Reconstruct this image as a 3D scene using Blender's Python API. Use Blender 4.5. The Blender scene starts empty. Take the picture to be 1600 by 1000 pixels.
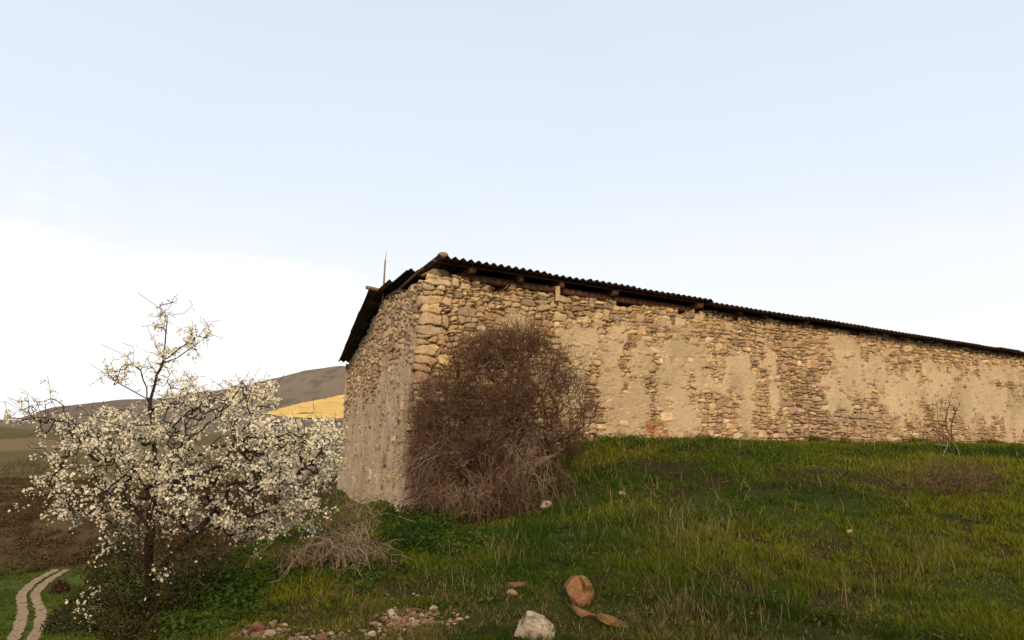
import bpy, math, random
import numpy as np
from mathutils import Vector
rng = np.random.default_rng(7)
random.seed(7)
D = bpy.data
SC = bpy.context.scene
COL = SC.collection

# ------------------------------------------------------------------ camera, sky, sun
F = 1150.0
PITCH = math.atan(209 / F)
cam = D.cameras.new('camera')
cam.sensor_width = 36.0
cam.lens = 36.0 * F / 1600
cam.clip_start = 0.05
cam.clip_end = 12000
cam_o = D.objects.new('camera', cam)
cam_o.location = (0, 0, 0)
cam_o.rotation_euler = (math.pi / 2 + PITCH, 0, 0)
COL.objects.link(cam_o)
SC.camera = cam_o
SC.render.resolution_x, SC.render.resolution_y = 1024, 640

SUN_EL, SUN_AZ = math.radians(23), math.radians(173)      # azimuth clockwise from +Y
SDIR = Vector((math.sin(SUN_AZ) * math.cos(SUN_EL), math.cos(SUN_AZ) * math.cos(SUN_EL), math.sin(SUN_EL)))
sl = D.lights.new('sun', 'SUN')
sl.energy = 3.2
sl.angle = math.radians(7)
sl.color = (1.0, 0.765, 0.46)
so = D.objects.new('sun', sl)
so.rotation_euler = SDIR.to_track_quat('Z', 'Y').to_euler()
so.location = (4, -10, 8)
COL.objects.link(so)

world = D.worlds.new('World')
SC.world = world
world.use_nodes = True
wn, wl = world.node_tree.nodes, world.node_tree.links
wn.clear()
wout = wn.new('ShaderNodeOutputWorld')
wbg = wn.new('ShaderNodeBackground')
sky = wn.new('ShaderNodeTexSky')
sky.sky_type = 'NISHITA'
sky.sun_disc = False
sky.sun_elevation = SUN_EL
sky.sun_rotation = SUN_AZ
sky.altitude = 900
sky.air_density = 1.0
sky.dust_density = 2.5
sky.ozone_density = 1.0
# thin high cloud over the sky, thick and white towards the horizon
tc = wn.new('ShaderNodeTexCoord')
sep = wn.new('ShaderNodeSeparateXYZ')
wl.new(tc.outputs['Generated'], sep.inputs[0])
mp = wn.new('ShaderNodeMapping')
mp.inputs['Scale'].default_value = (2.2, 2.2, 6.0)
wl.new(tc.outputs['Generated'], mp.inputs['Vector'])
nz = wn.new('ShaderNodeTexNoise')
nz.inputs['Scale'].default_value = 1.7
nz.inputs['Detail'].default_value = 6
nz.inputs['Roughness'].default_value = 0.5
wl.new(mp.outputs[0], nz.inputs['Vector'])
# cloud cover = smooth(noise*a - height*b - x*c)
def wmath(op, a, b=None, c=None):
    n = wn.new('ShaderNodeMath')
    n.operation = op
    for i, v in enumerate((a, b, c)):
        if v is None: continue
        if hasattr(v, 'links'): wl.new(v, n.inputs[i])
        else: n.inputs[i].default_value = v
    return n.outputs[0]
hz = wmath('MULTIPLY', sep.outputs['Z'], -2.1)
xx = wmath('MULTIPLY', sep.outputs['X'], -0.50)
cov = wmath('ADD', wmath('ADD', hz, xx), wmath('MULTIPLY_ADD', nz.outputs['Fac'], 0.85, -0.02))
mr = wn.new('ShaderNodeMapRange')
mr.interpolation_type = 'SMOOTHSTEP'
mr.inputs['From Min'].default_value = 0.02
mr.inputs['From Max'].default_value = 0.28
wl.new(cov, mr.inputs['Value'])
# pale veil: whiter low down
vg = wn.new('ShaderNodeValToRGB')
wl.new(wmath('MULTIPLY_ADD', nz.outputs['Fac'], 0.10, wmath('SUBTRACT', sep.outputs['Z'], 0.05)), vg.inputs['Fac'])
er = vg.color_ramp.elements
er[0].position, er[0].color = 0.13, (1.09, 1.09, 1.09, 1)
er[1].position, er[1].color = 0.66, (0.755, 0.815, 0.935, 1)
e_ = er.new(0.34); e_.color = (0.875, 0.955, 1.06, 1)
vsc = wn.new('ShaderNodeVectorMath'); vsc.operation = 'SCALE'; vsc.inputs['Scale'].default_value = 10.0
wl.new(vg.outputs['Color'], vsc.inputs[0])
veil = wn.new('ShaderNodeMix')
veil.data_type = 'RGBA'
veil.inputs['Factor'].default_value = 0.92
wl.new(sky.outputs[0], veil.inputs['A'])
wl.new(vsc.outputs[0], veil.inputs['B'])
mixc = wn.new('ShaderNodeMix')
mixc.data_type = 'RGBA'
wl.new(mr.outputs[0], mixc.inputs['Factor'])
wl.new(veil.outputs['Result'], mixc.inputs['A'])
mixc.inputs['B'].default_value = (11.4, 11.3, 11.2, 1)
wl.new(mixc.outputs['Result'], wbg.inputs['Color'])
wbg.inputs['Strength'].default_value = 0.10
wl.new(wbg.outputs[0], wout.inputs[0])

SC.view_settings.view_transform = 'Standard'
SC.view_settings.look = 'None'
SC.view_settings.exposure = 0.0
SC.view_settings.gamma = 1.0
SC.cycles.max_bounces = 5
SC.cycles.diffuse_bounces = 3
SC.cycles.transparent_max_bounces = 4
SC.cycles.use_denoising = True

# ------------------------------------------------------------------ helpers
CP, SP = math.cos(PITCH), math.sin(PITCH)
def ray(px, py):
    X = (px - 800) / F; Y = (500 - py) / F
    return np.array([X, CP - SP * Y, SP + CP * Y])
def at(px, py, depth):
    r = ray(px, py)
    return r * (depth / r[1])

def hash2(ix, iy, seed):
    h = (ix.astype(np.int64) * 374761393 + iy.astype(np.int64) * 668265263 + seed * 1442695041) & 0x7fffffff
    h = ((h ^ (h >> 13)) * 1274126177) & 0x7fffffff
    h = (h ^ (h >> 16)) & 0xffffff
    return h / float(0xffffff)
def vnoise(x, y, seed=0):
    x = np.asarray(x, float); y = np.asarray(y, float)
    ix = np.floor(x); iy = np.floor(y)
    fx = x - ix; fy = y - iy
    fx = fx * fx * (3 - 2 * fx); fy = fy * fy * (3 - 2 * fy)
    a = hash2(ix, iy, seed); b = hash2(ix + 1, iy, seed)
    c = hash2(ix, iy + 1, seed); d = hash2(ix + 1, iy + 1, seed)
    return (a * (1 - fx) + b * fx) * (1 - fy) + (c * (1 - fx) + d * fx) * fy
def fbm(x, y, seed=0, oct=4, gain=0.5):
    s = 0; a = 1.0; t = 0
    for k in range(oct):
        s = s + a * vnoise(x * 2 ** k + 17.3 * k, y * 2 ** k - 9.1 * k, seed + k)
        t += a; a *= gain
    return s / t
def sstep(a, b, x):
    t = np.clip((np.asarray(x, float) - a) / (b - a), 0, 1)
    return t * t * (3 - 2 * t)

def mk(name, V, faces, mat, cols=None, parent=None, smooth=False):
    """faces: list of (n,k) int arrays; cols: (nv,3) linear colours stored as attribute Col"""
    V = np.ascontiguousarray(V, np.float32)
    faces = [np.asarray(f, np.int32) for f in faces if len(f)]
    me = D.meshes.new(name)
    me.vertices.add(len(V))
    me.vertices.foreach_set('co', V.ravel())
    loops = np.concatenate([f.ravel() for f in faces]).astype(np.int32)
    tot = np.concatenate([np.full(len(f), f.shape[1], np.int32) for f in faces])
    start = np.concatenate([[0], np.cumsum(tot)[:-1]]).astype(np.int32)
    me.loops.add(len(loops))
    me.loops.foreach_set('vertex_index', loops)
    me.polygons.add(len(tot))
    me.polygons.foreach_set('loop_start', start)
    me.polygons.foreach_set('loop_total', tot)
    if cols is not None:
        c = np.ones((len(V), 4), np.float32)
        c[:, :3] = np.clip(cols, 0, 1)
        a = me.attributes.new('Col', 'FLOAT_COLOR', 'POINT')
        a.data.foreach_set('color', c.ravel())
    me.update(calc_edges=True)
    me.validate()
    if smooth:
        me.polygons.foreach_set('use_smooth', np.ones(len(tot), bool))
    me.materials.append(mat)
    o = D.objects.new(name, me)
    COL.objects.link(o)
    if parent is not None:
        o.parent = parent
        o.matrix_parent_inverse = parent.matrix_basis.inverted()
    return o
def tag(o, label=None, cat=None, group=None, kind=None):
    if label: o['label'] = label
    if cat: o['category'] = cat
    if group: o['group'] = group
    if kind: o['kind'] = kind
    return o
def empty(name, loc, label, cat, group=None):
    o = D.objects.new(name, None)
    o.location = tuple(loc)
    o.empty_display_size = 0.3
    COL.objects.link(o)
    bpy.context.view_layer.update()
    return tag(o, label, cat, group)

def material(name, base=None, attr=False, rough=0.95, spec=0.05, n_scale=0, n_amt=0.3, n_detail=6,
             bump=0, bump_scale=40, translucent=0, mottled=None, stretch=None):
    m = D.materials.new(name)
    m.use_nodes = True
    n, l = m.node_tree.nodes, m.node_tree.links
    bs = n['Principled BSDF']
    bs.inputs['Roughness'].default_value = rough
    bs.inputs['Specular IOR Level'].default_value = spec
    if attr:
        a = n.new('ShaderNodeAttribute'); a.attribute_name = 'Col'
        col = a.outputs['Color']
    else:
        a = n.new('ShaderNodeRGB'); a.outputs[0].default_value = (*base, 1)
        col = a.outputs[0]
    tcn = n.new('ShaderNodeTexCoord')
    vec = tcn.outputs['Object']
    if stretch:
        mpn = n.new('ShaderNodeMapping'); mpn.inputs['Scale'].default_value = stretch
        l.new(vec, mpn.inputs['Vector']); vec = mpn.outputs[0]
    if n_scale:
        t = n.new('ShaderNodeTexNoise')
        t.inputs['Scale'].default_value = n_scale
        t.inputs['Detail'].default_value = n_detail
        t.inputs['Roughness'].default_value = 0.65
        l.new(vec, t.inputs['Vector'])
        mrn = n.new('ShaderNodeMapRange')
        mrn.inputs['From Min'].default_value = 0.3; mrn.inputs['From Max'].default_value = 0.7
        mrn.inputs['To Min'].default_value = 1 - n_amt; mrn.inputs['To Max'].default_value = 1 + n_amt
        l.new(t.outputs['Fac'], mrn.inputs['Value'])
        mx = n.new('ShaderNodeMix'); mx.data_type = 'RGBA'; mx.blend_type = 'MULTIPLY'
        mx.inputs['Factor'].default_value = 1
        l.new(col, mx.inputs['A']); l.new(mrn.outputs[0], mx.inputs['B'])
        col = mx.outputs['Result']
    if mottled:                         # (colour, scale, lo, hi)
        t = n.new('ShaderNodeTexNoise')
        t.inputs['Scale'].default_value = mottled[1]; t.inputs['Detail'].default_value = 5
        l.new(vec, t.inputs['Vector'])
        mrn = n.new('ShaderNodeMapRange')
        mrn.inputs['From Min'].default_value = mottled[2]; mrn.inputs['From Max'].default_value = mottled[3]
        l.new(t.outputs['Fac'], mrn.inputs['Value'])
        mx = n.new('ShaderNodeMix'); mx.data_type = 'RGBA'
        l.new(mrn.outputs[0], mx.inputs['Factor']); l.new(col, mx.inputs['A'])
        mx.inputs['B'].default_value = (*mottled[0], 1)
        col = mx.outputs['Result']
    l.new(col, bs.inputs['Base Color'])
    if bump:
        t = n.new('ShaderNodeTexNoise')
        t.inputs['Scale'].default_value = bump_scale; t.inputs['Detail'].default_value = 6
        t.inputs['Roughness'].default_value = 0.7
        l.new(vec, t.inputs['Vector'])
        b = n.new('ShaderNodeBump'); b.inputs['Strength'].default_value = bump
        b.inputs['Distance'].default_value = 0.02
        l.new(t.outputs['Fac'], b.inputs['Height'])
        l.new(b.outputs[0], bs.inputs['Normal'])
    if translucent:
        tr = n.new('ShaderNodeBsdfTranslucent')
        l.new(col, tr.inputs['Color'])
        ms = n.new('ShaderNodeMixShader'); ms.inputs[0].default_value = translucent
        l.new(bs.outputs[0], ms.inputs[1]); l.new(tr.outputs[0], ms.inputs[2])
        l.new(ms.outputs[0], n['Material Output'].inputs['Surface'])
    return m

def tubes(P, R, sides=3):
    """P (N,K,3), R (N,K) -> verts, quads, index of source point per vert"""
    N, K, _ = P.shape
    T = np.gradient(P, axis=1)
    T /= np.linalg.norm(T, axis=2, keepdims=True) + 1e-9
    ref = np.where(np.abs(T[..., 2:3]) < 0.8, np.array([0, 0, 1.0]), np.array([1.0, 0, 0]))
    n1 = np.cross(T, ref); n1 /= np.linalg.norm(n1, axis=2, keepdims=True) + 1e-9
    n2 = np.cross(T, n1)
    ang = np.arange(sides) * 2 * math.pi / sides
    V = P[:, :, None, :] + R[:, :, None, None] * (np.cos(ang)[None, None, :, None] * n1[:, :, None, :] + np.sin(ang)[None, None, :, None] * n2[:, :, None, :])
    idx = np.arange(N * K * sides).reshape(N, K, sides)
    a = idx[:, :-1, :]; b = np.roll(a, -1, axis=2); d = idx[:, 1:, :]; c = np.roll(d, -1, axis=2)
    Q = np.stack([a, b, c, d], axis=-1).reshape(-1, 4)
    return V.reshape(-1, 3), Q
class Geo:
    def __init__(s): s.V = []; s.F = {}; s.C = []; s.n = 0
    def add(s, V, F, C=None):
        V = np.asarray(V, float); F = np.asarray(F, np.int64)
        s.V.append(V); s.F.setdefault(F.shape[1], []).append(F + s.n); s.n += len(V)
        if C is not None:
            C = np.asarray(C, float)
            s.C.append(np.broadcast_to(C, (len(V), 3)) if C.ndim == 1 else C)
    def build(s, name, mat, parent=None, smooth=False):
        return mk(name, np.concatenate(s.V), [np.concatenate(f) for f in s.F.values()], mat,
                  np.concatenate(s.C) if s.C else None, parent, smooth)
def limb(g, pts, radii, sides=8, col=None, sub=4, wob=0.0):
    """one smooth tapered tube through points (Catmull-Rom)"""
    pts = np.asarray(pts, float); radii = np.asarray(radii, float)
    if len(pts) > 2 and sub > 1:
        p = np.vstack([2 * pts[0] - pts[1], pts, 2 * pts[-1] - pts[-2]])
        out = []; ro = []
        for i in range(1, len(p) - 2):
            for t in np.arange(sub) / sub:
                out.append(0.5 * (2 * p[i] + (p[i + 1] - p[i - 1]) * t + (2 * p[i - 1] - 5 * p[i] + 4 * p[i + 1] - p[i + 2]) * t * t + (-p[i - 1] + 3 * p[i] - 3 * p[i + 1] + p[i + 2]) * t ** 3))
                ro.append(radii[i - 1] * (1 - t) + radii[i] * t)
        out.append(pts[-1]); ro.append(radii[-1])
        pts = np.array(out); radii = np.array(ro)
    if wob: pts = pts + rng.normal(0, wob, pts.shape) * radii[:, None]
    V, Q = tubes(pts[None], radii[None], sides)
    g.add(V, Q, col)
    n = len(pts)
    g.add(np.vstack([V[:sides], pts[0]]), [[(k + 1) % sides, k, sides] for k in range(sides)], col)
    g.add(np.vstack([V[-sides:], pts[-1]]), [[k, (k + 1) % sides, sides] for k in range(sides)], col)
    return pts
def bar(g, a, b, w, h, up=(0, 0, 1), jit=0.0, seg=6):
    """rough timber: rectangular section from a to b"""
    a = np.asarray(a, float); b = np.asarray(b, float)
    t = b - a; L = np.linalg.norm(t); t /= L
    s = np.cross(t, up); s /= np.linalg.norm(s); u = np.cross(s, t)
    V = []
    for i in range(seg + 1):
        c = a + (b - a) * i / seg
        for (p, q) in ((-1, -1), (1, -1), (1, 1), (-1, 1)):
            V.append(c + s * p * w / 2 * (1 + rng.normal(0, jit)) + u * q * h / 2 * (1 + rng.normal(0, jit)))
    Fq = []
    for i in range(seg):
        for k in range(4):
            Fq.append([i * 4 + k, i * 4 + (k + 1) % 4, i * 4 + 4 + (k + 1) % 4, i * 4 + 4 + k])
    Fq.append([3, 2, 1, 0]); e = seg * 4; Fq.append([e, e + 1, e + 2, e + 3])
    g.add(V, np.array(Fq))

# ------------------------------------------------------------------ terrain height function
CB = np.array([-1.67, 12.0]); ZB = -0.956             # building corner at its base
dR = np.array([0.857, 0.515]); dR /= np.linalg.norm(dR)
dL = np.array([-0.324, 0.946]); dL /= np.linalg.norm(dL)
nR = np.array([dR[1], -dR[0]]); nL = np.array([-dL[1], dL[0]])
LEAN = np.array([0.053, 0.039])
WL, WR = 10.2, 28.0
def wallp(s, z):
    s = np.asarray(s, float); z = np.asarray(z, float)
    d = np.where(s[..., None] >= 0, dR, -dL)
    return CB + d * s[..., None] + LEAN * (z[..., None] - ZB)
def wp3(s, z, out=0.0, outL=0.0):
    xy = wallp(np.array(s), np.array(z)) + nR * out + nL * outL
    return np.array([xy[0], xy[1], z])

ctrl = [(0, 0, -1.6), (3, 0, -1.5), (-3, 0, -2.0), (0, -5, -2.2), (6, -5, -2.0), (-6, -5, -3.6),
        (0, 5, -1.17), (3.28, 5, -1.12), (8, 5, -.9), (-2.05, 5, -1.25), (-1, 8, -.98), (2, 9, -.62), (5.4, 8, -.72), (1.2, 11.5, -.2),
        (10, 14.5, -.02), (6, 12, -.16), (15, 14, -.2), (18, 19, .12), (12, 8, -.5), (20, 5, -.5),
        (-1.67, 12, -1.0), (-.27, 10.5, -.90), (.05, 13.0, -.40), (-2.9, 16, -.95), (-4.97, 21.6, -.95), (-2, 11.3, -.98),
        (-5.3, 13, -2.0), (-4.2, 10, -1.62), (-3.0, 9, -1.28), (-3.51, 7.5, -1.56), (-5.5, 7.5, -2.7), (-5, 5, -2.6), (-6, 10, -3.0),
        (-7, 14, -3.7), (-9, 20, -5.0), (-3.5, 4, -1.75), (-12, 9, -6), (-14, 20, -8), (-20, 12, -10), (-9, 3, -4.8),
        (0, 30, .1), (20, 35, .4), (32, 22, .3), (-3, 30, -1.5), (-9, 32, -5.5), (-16, 34, -9.5), (-28, 24, -13), (-26, 6, -11)]
for t in (3.7, 5, 7, 9.5, 12, 15, 19, 23, 28):
    p = CB + dR * t
    ctrl.append((p[0], p[1], .25))
    p = p - nR * 3
    if t > 5: ctrl.append((p[0], p[1], .3))
ctrl = np.array(ctrl)
def tps_k(r2): return np.where(r2 > 0, r2 * np.log(np.maximum(r2, 1e-12)) * 0.5, 0)
_c = ctrl[:, :2]
_K = tps_k(((_c[:, None] - _c[None]) ** 2).sum(-1)) + np.eye(len(_c)) * 0.4
_P = np.hstack([np.ones((len(_c), 1)), _c])
_A = np.block([[_K, _P], [_P.T, np.zeros((3, 3))]])
_w = np.linalg.solve(_A, np.concatenate([ctrl[:, 2], np.zeros(3)]))
def near_h(x, y):
    sh = x.shape; q = np.stack([x.ravel(), y.ravel()], 1); out = np.empty(len(q))
    for i in range(0, len(q), 100000):
        b = q[i:i + 100000]
        out[i:i + 100000] = tps_k(((b[:, None] - _c[None]) ** 2).sum(-1)) @ _w[:-3] + _w[-3] + b @ _w[-2:]
    return out.reshape(sh)
def tan_el(px, py):
    r = ray(px, py); return r[2] / math.hypot(r[0], r[1])
crest_px = [(-500, 800), (-200, 730), (0, 668), (84, 641), (150, 632), (224, 627), (330, 612), (400, 596), (475, 577), (535, 571), (640, 576), (800, 600), (1100, 640), (1600, 660), (2200, 690)]
crest_az = np.array([math.atan2(ray(*p)[0], ray(*p)[1]) for p in crest_px])
crest_t = np.array([tan_el(*p) for p in crest_px])
R_KN = np.log(np.array([30, 46, 105, 130, 185, 260, 380, 520, 950, 1700, 4000.0]))
def far_h(x, y):
    r = np.hypot(x, y) + 1e-6; az = np.arctan2(x, y)
    ct = np.interp(az, crest_az, crest_t)
    L = [-.33, -13.6 / 46, -13.6 / 105, -.080, -.026, .006, .020, .036, None, None, None]
    Rt = [.01, .006, .003, .003, .003, .005, .012, .02, None, None, None]
    lr = np.log(r); m = sstep(-.13, .02, az)
    back = sstep(1.2, 1.9, np.abs(az))
    zt = np.zeros_like(r)
    lv = []
    for i in range(len(R_KN)):
        if L[i] is None:
            v = {8: ct, 9: ct * .42, 10: ct * .12}[i]
        else:
            v = L[i] * (1 - m) + Rt[i] * m
        lv.append(v * (1 - back) + back * (-.04) + 0 * r)
    lv = np.stack(lv)
    i = np.clip(np.searchsorted(R_KN, lr) - 1, 0, len(R_KN) - 2)
    t = np.clip((lr - R_KN[i]) / (R_KN[i + 1] - R_KN[i]), 0, 1)
    t = np.where((i >= 7), t * t * (3 - 2 * t) * .6 + t * .4, t)
    flat = i.ravel(); k = np.arange(r.size)
    lf = lv.reshape(len(R_KN), -1)
    v = lf[flat, k] * (1 - t.ravel()) + lf[flat + 1, k] * t.ravel()
    z = v.reshape(r.shape) * r
    # keep the valley floor level
    fl = (r > 46) & (r < 105) & (az < -.05)
    z = np.where(fl & (back < .5), -13.6 * (1 - m) * (1 - back) + z * (1 - (1 - m) * (1 - back)), z)
    return z
def ground_h(x, y):
    x = np.asarray(x, float); y = np.asarray(y, float)
    r = np.hypot(x, y)
    w = sstep(24, 46, r)
    z = near_h(x, y) * (1 - w) + far_h(x, y) * w
    bump = (fbm(x * 1.6, y * 1.6, 3, 3) - .5) * .10 + (fbm(x * .45, y * .45, 5, 2) - .5) * .16
    nw = np.clip(1 - (r - 25) / 20, 0, 1)
    far = (fbm(x * .03, y * .03, 9, 4) - .5) * np.clip((r - 95) * .02, 0, 5) + (fbm(x * .006, y * .006, 19, 4) - .5) * np.clip((r - 420) * .02, 0, 9)
    return z + bump * nw + far
def gz(x, y): return float(ground_h(np.array([float(x)]), np.array([float(y)]))[0])
def on_ground(px, py, y0=3.0, y1=200.0):
    r = ray(px, py); r = r / r[1]
    ys = np.exp(np.linspace(math.log(y0), math.log(y1), 1500))
    d = r[2] * ys - ground_h(r[0] * ys, ys)
    k = np.where(d < 0)[0]
    y = ys[k[0]] if len(k) else y1
    return np.array([r[0] * y, y, gz(r[0] * y, y)])

# ------------------------------------------------------------------ ground sheet
az = np.concatenate([np.radians(np.arange(-180, -48, 3.0)), np.radians(np.arange(-48, 48, 0.3)), np.radians(np.arange(48, 180, 3.0))])
rr = np.concatenate([[0.02, .3, .7, 1.2, 1.8, 2.4], np.exp(np.linspace(math.log(3.0), math.log(5000), 330))])
AZ, RR = np.meshgrid(az, rr)
GX, GY = RR * np.sin(AZ), RR * np.cos(AZ)
GZ = ground_h(GX, GY)
GV = np.stack([GX, GY, GZ], -1).reshape(-1, 3)
nr, na = GX.shape
ii = np.arange(nr * na).reshape(nr, na)
q = np.stack([ii[:-1], np.roll(ii[:-1], -1, 1), np.roll(ii[1:], -1, 1), ii[1:]], -1).reshape(-1, 4)
def ground_col(x, y, z):
    r = np.hypot(x, y); a = np.arctan2(x, y)
    pxr = 800 + F * CP * x / np.maximum(y, .1)
    el = z / np.maximum(r, .01)
    n1 = fbm(x * .9, y * .9, 31, 4)[..., None]
    soil = np.array([.036, .024, .010]); turf = np.array([.036, .042, .008])
    c = soil * (1 - sstep(.35, .6, n1)) + turf * sstep(.35, .6, n1)
    # valley meadow
    n2 = fbm(x * .12, y * .12, 33, 4)[..., None]
    mead = np.array([.064, .082, .010]) * (.35 + 1.3 * n2)
    w = sstep(20, 34, r)[..., None]; c = c * (1 - w) + mead * w
    # brown scrub slope
    n3 = fbm(x * .10, y * .10, 35, 5)[..., None]
    scr = np.array([.080, .050, .022]) * (.5 + n3) 
    w = sstep(100, 108, r + 22 * (vnoise(x * .1, y * .1, 44) - .5))[..., None]; c = c * (1 - w) + scr * w
    # olive fields on the bench above the scrub
    n4 = fbm(x * .02, y * .05, 37, 4)[..., None]
    ol = np.array([.112, .086, .030]) * (.75 + .5 * n4)
    tanp = np.array([.19, .135, .065])
    patch = sstep(.58, .66, fbm(x * .012, y * .03, 47, 3))[..., None]
    ol = ol * (1 - patch * .8) + tanp * patch * .8
    w = sstep(165, 195, r + 40 * (vnoise(x * .03, y * .03, 45) - .5))[..., None]; c = c * (1 - w) + ol * w
    # mountain: dry brown grass with darker scrub streaks along the contours
    n5 = fbm(x * .01, y * .01, 39, 5)[..., None]
    zz = z + 14 * fbm(x * .006, y * .006, 77, 3)
    band = sstep(.54, .66, fbm(x * .03, zz * 1.1, 41, 5, .6))[..., None]
    mt = np.array([.185, .142, .098]) * (.75 + .5 * n5)
    mt = mt * (1 - band * .5) + np.array([.07, .052, .036]) * band * .5
    w = sstep(410, 470, r)[..., None]; c = c * (1 - w) + mt * w
    return c
cols = ground_col(GX, GY, GZ).reshape(-1, 3)
m_ground = material('ground_earth', attr=True, n_scale=22, n_amt=.6, n_detail=10, bump=.9, bump_scale=16)
g = mk('ground', GV, [q], m_ground, cols, smooth=True)
tag(g, kind='structure')

# field on the mountain foot, sunlight painted in gold; thin sheet on the ground
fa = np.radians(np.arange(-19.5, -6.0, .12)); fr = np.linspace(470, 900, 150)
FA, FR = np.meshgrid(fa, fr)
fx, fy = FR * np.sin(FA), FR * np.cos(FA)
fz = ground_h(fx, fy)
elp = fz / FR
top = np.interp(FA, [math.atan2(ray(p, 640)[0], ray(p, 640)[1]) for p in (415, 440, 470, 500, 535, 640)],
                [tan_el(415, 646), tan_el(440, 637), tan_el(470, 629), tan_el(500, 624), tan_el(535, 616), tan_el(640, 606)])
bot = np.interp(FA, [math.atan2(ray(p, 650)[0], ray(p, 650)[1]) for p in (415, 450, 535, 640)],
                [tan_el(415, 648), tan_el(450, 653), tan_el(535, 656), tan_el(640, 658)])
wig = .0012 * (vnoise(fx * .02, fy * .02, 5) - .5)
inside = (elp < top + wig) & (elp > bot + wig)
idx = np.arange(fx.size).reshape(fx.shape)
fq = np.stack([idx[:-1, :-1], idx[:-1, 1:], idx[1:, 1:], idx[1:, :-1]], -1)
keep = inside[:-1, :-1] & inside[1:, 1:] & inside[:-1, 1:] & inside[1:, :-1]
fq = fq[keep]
m_gold = material('painted_sun_gold', (.70, .45, .14), n_scale=.12, n_amt=.4, stretch=(1, 3, 6), mottled=((.42, .29, .10), .06, .48, .72))
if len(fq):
    o = mk('sunlit_field', np.stack([fx, fy, fz + .35], -1).reshape(-1, 3), [fq], m_gold)
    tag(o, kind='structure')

# two-rut dirt track in the valley
m_track = material('track_dirt', (.30, .205, .12), n_scale=2.5, n_amt=.3, mottled=((.12, .095, .04), 1.1, .56, .72))
ruts = [[(66, 1012), (76, 985), (105, 930), (118, 870), (112, 810), (108, 775), (150, 720), (210, 680), (290, 636)],
        [(165, 1012), (180, 985), (212, 920), (215, 860), (190, 800), (180, 770), (215, 720), (280, 675), (350, 636)]]
gt = Geo()
TRACK = []
for rut in ruts:
    pts = [on_ground(px / 3.333, 700 + py / 3.333, 20) for px, py in rut]
    pts = np.array(pts)[:, :2]
    t = np.linspace(0, len(pts) - 1, 160)
    P = np.stack([np.interp(t, np.arange(len(pts)), pts[:, k]) for k in (0, 1)], 1)
    for _ in range(6): P[1:-1] = (P[:-2] + 2 * P[1:-1] + P[2:]) / 4
    TRACK.append(P)
    T = np.gradient(P, axis=0); T /= np.linalg.norm(T, axis=1, keepdims=True)
    Nn = np.stack([-T[:, 1], T[:, 0]], 1)
    rows = []
    for k, sgn in enumerate((-1, -.5, 0, .5, 1)):
        wd = .42 * sgn * (1 + 1.0 * (fbm(np.arange(160) * .5 + 9 * k, np.zeros(160), 3, 3, .7) - .5))
        Q = P + Nn * wd[:, None]
        rows.append(np.column_stack([Q, ground_h(Q[:, 0], Q[:, 1]) + .07]))
    V = np.stack(rows, 1).reshape(-1, 3)
    id_ = np.arange(160 * 5).reshape(160, 5)
    gt.add(V, np.stack([id_[:-1, :-1], id_[:-1, 1:], id_[1:, 1:], id_[1:, :-1]], -1).reshape(-1, 4))
tag(gt.build('dirt_track', m_track), kind='structure')

# ------------------------------------------------------------------ stone wall (one displaced sheet, wrapping round the corner)
def wall_uv(px, py):
    """pixel -> (s,z) on the long wall"""
    r = ray(px, py)
    # CB + dR*s + LEAN*(k*rz-ZB) = k*r_xy
    A = np.array([[dR[0], LEAN[0] * r[2] - r[0]], [dR[1], LEAN[1] * r[2] - r[1]]])
    b = LEAN * ZB - CB
    s, k = np.linalg.solve(A, b)
    return s, k * r[2]
S0, S1, Z0, Z1 = -11.0, 29.0, -1.8, 4.2
rects = []
wr = random.Random(11)
def split(u0, u1, v0, v1, depth=0):
    w, h = u1 - u0, v1 - v0
    lim_ = wr.choice((.010, .016, .024, .035, .055))
    if depth > 5 or w * h < lim_ and w / h < 3.6 or min(w, h) < .062 and w / h < 5:
        rects.append((u0, u1, v0, v1)); return
    if w / h > wr.uniform(1.5, 3.2):
        c = u0 + w * wr.uniform(.3, .7); split(u0, c, v0, v1, depth + 1); split(c, u1, v0, v1, depth + 1)
    else:
        c = v0 + h * wr.uniform(.3, .7); split(u0, u1, v0, c, depth + 1); split(u0, u1, c, v1, depth + 1)
z = Z0
while z < Z1:
    big = z < -.0 or (.22 < z < .75)
    h = wr.uniform(.18, .36)
    u = S0
    while u < S1:
        w = wr.uniform(.28, .85)
        if u < 0 < u + w + .15:                       # quoins: one long stone round the corner
            c0 = u
            if 0 - u > .5: split(u, -.28, z, z + h); u = -.28
            e = wr.uniform(.26, .52)
            if h < .17: rects.append((u, e, z, z + h))
            else:
                k = wr.uniform(.4, .6); rects.append((u, e, z, z + h * k)); rects.append((u, e * wr.uniform(.6, 1), z + h * k, z + h))
                if rects[-1][1] < e: rects.append((rects[-1][1], e, z + h * k, z + h))
            u = e
        else:
            split(u, u + w, z, z + h); u += w
    z += h
Rk = np.array(rects); NR_ = len(Rk)
pr = np.random.default_rng(5)
ang = pr.normal(0, .13, NR_) + np.where(pr.uniform(0, 1, NR_) < .10, pr.uniform(-.7, .7, NR_), 0)
POLY = []
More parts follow.
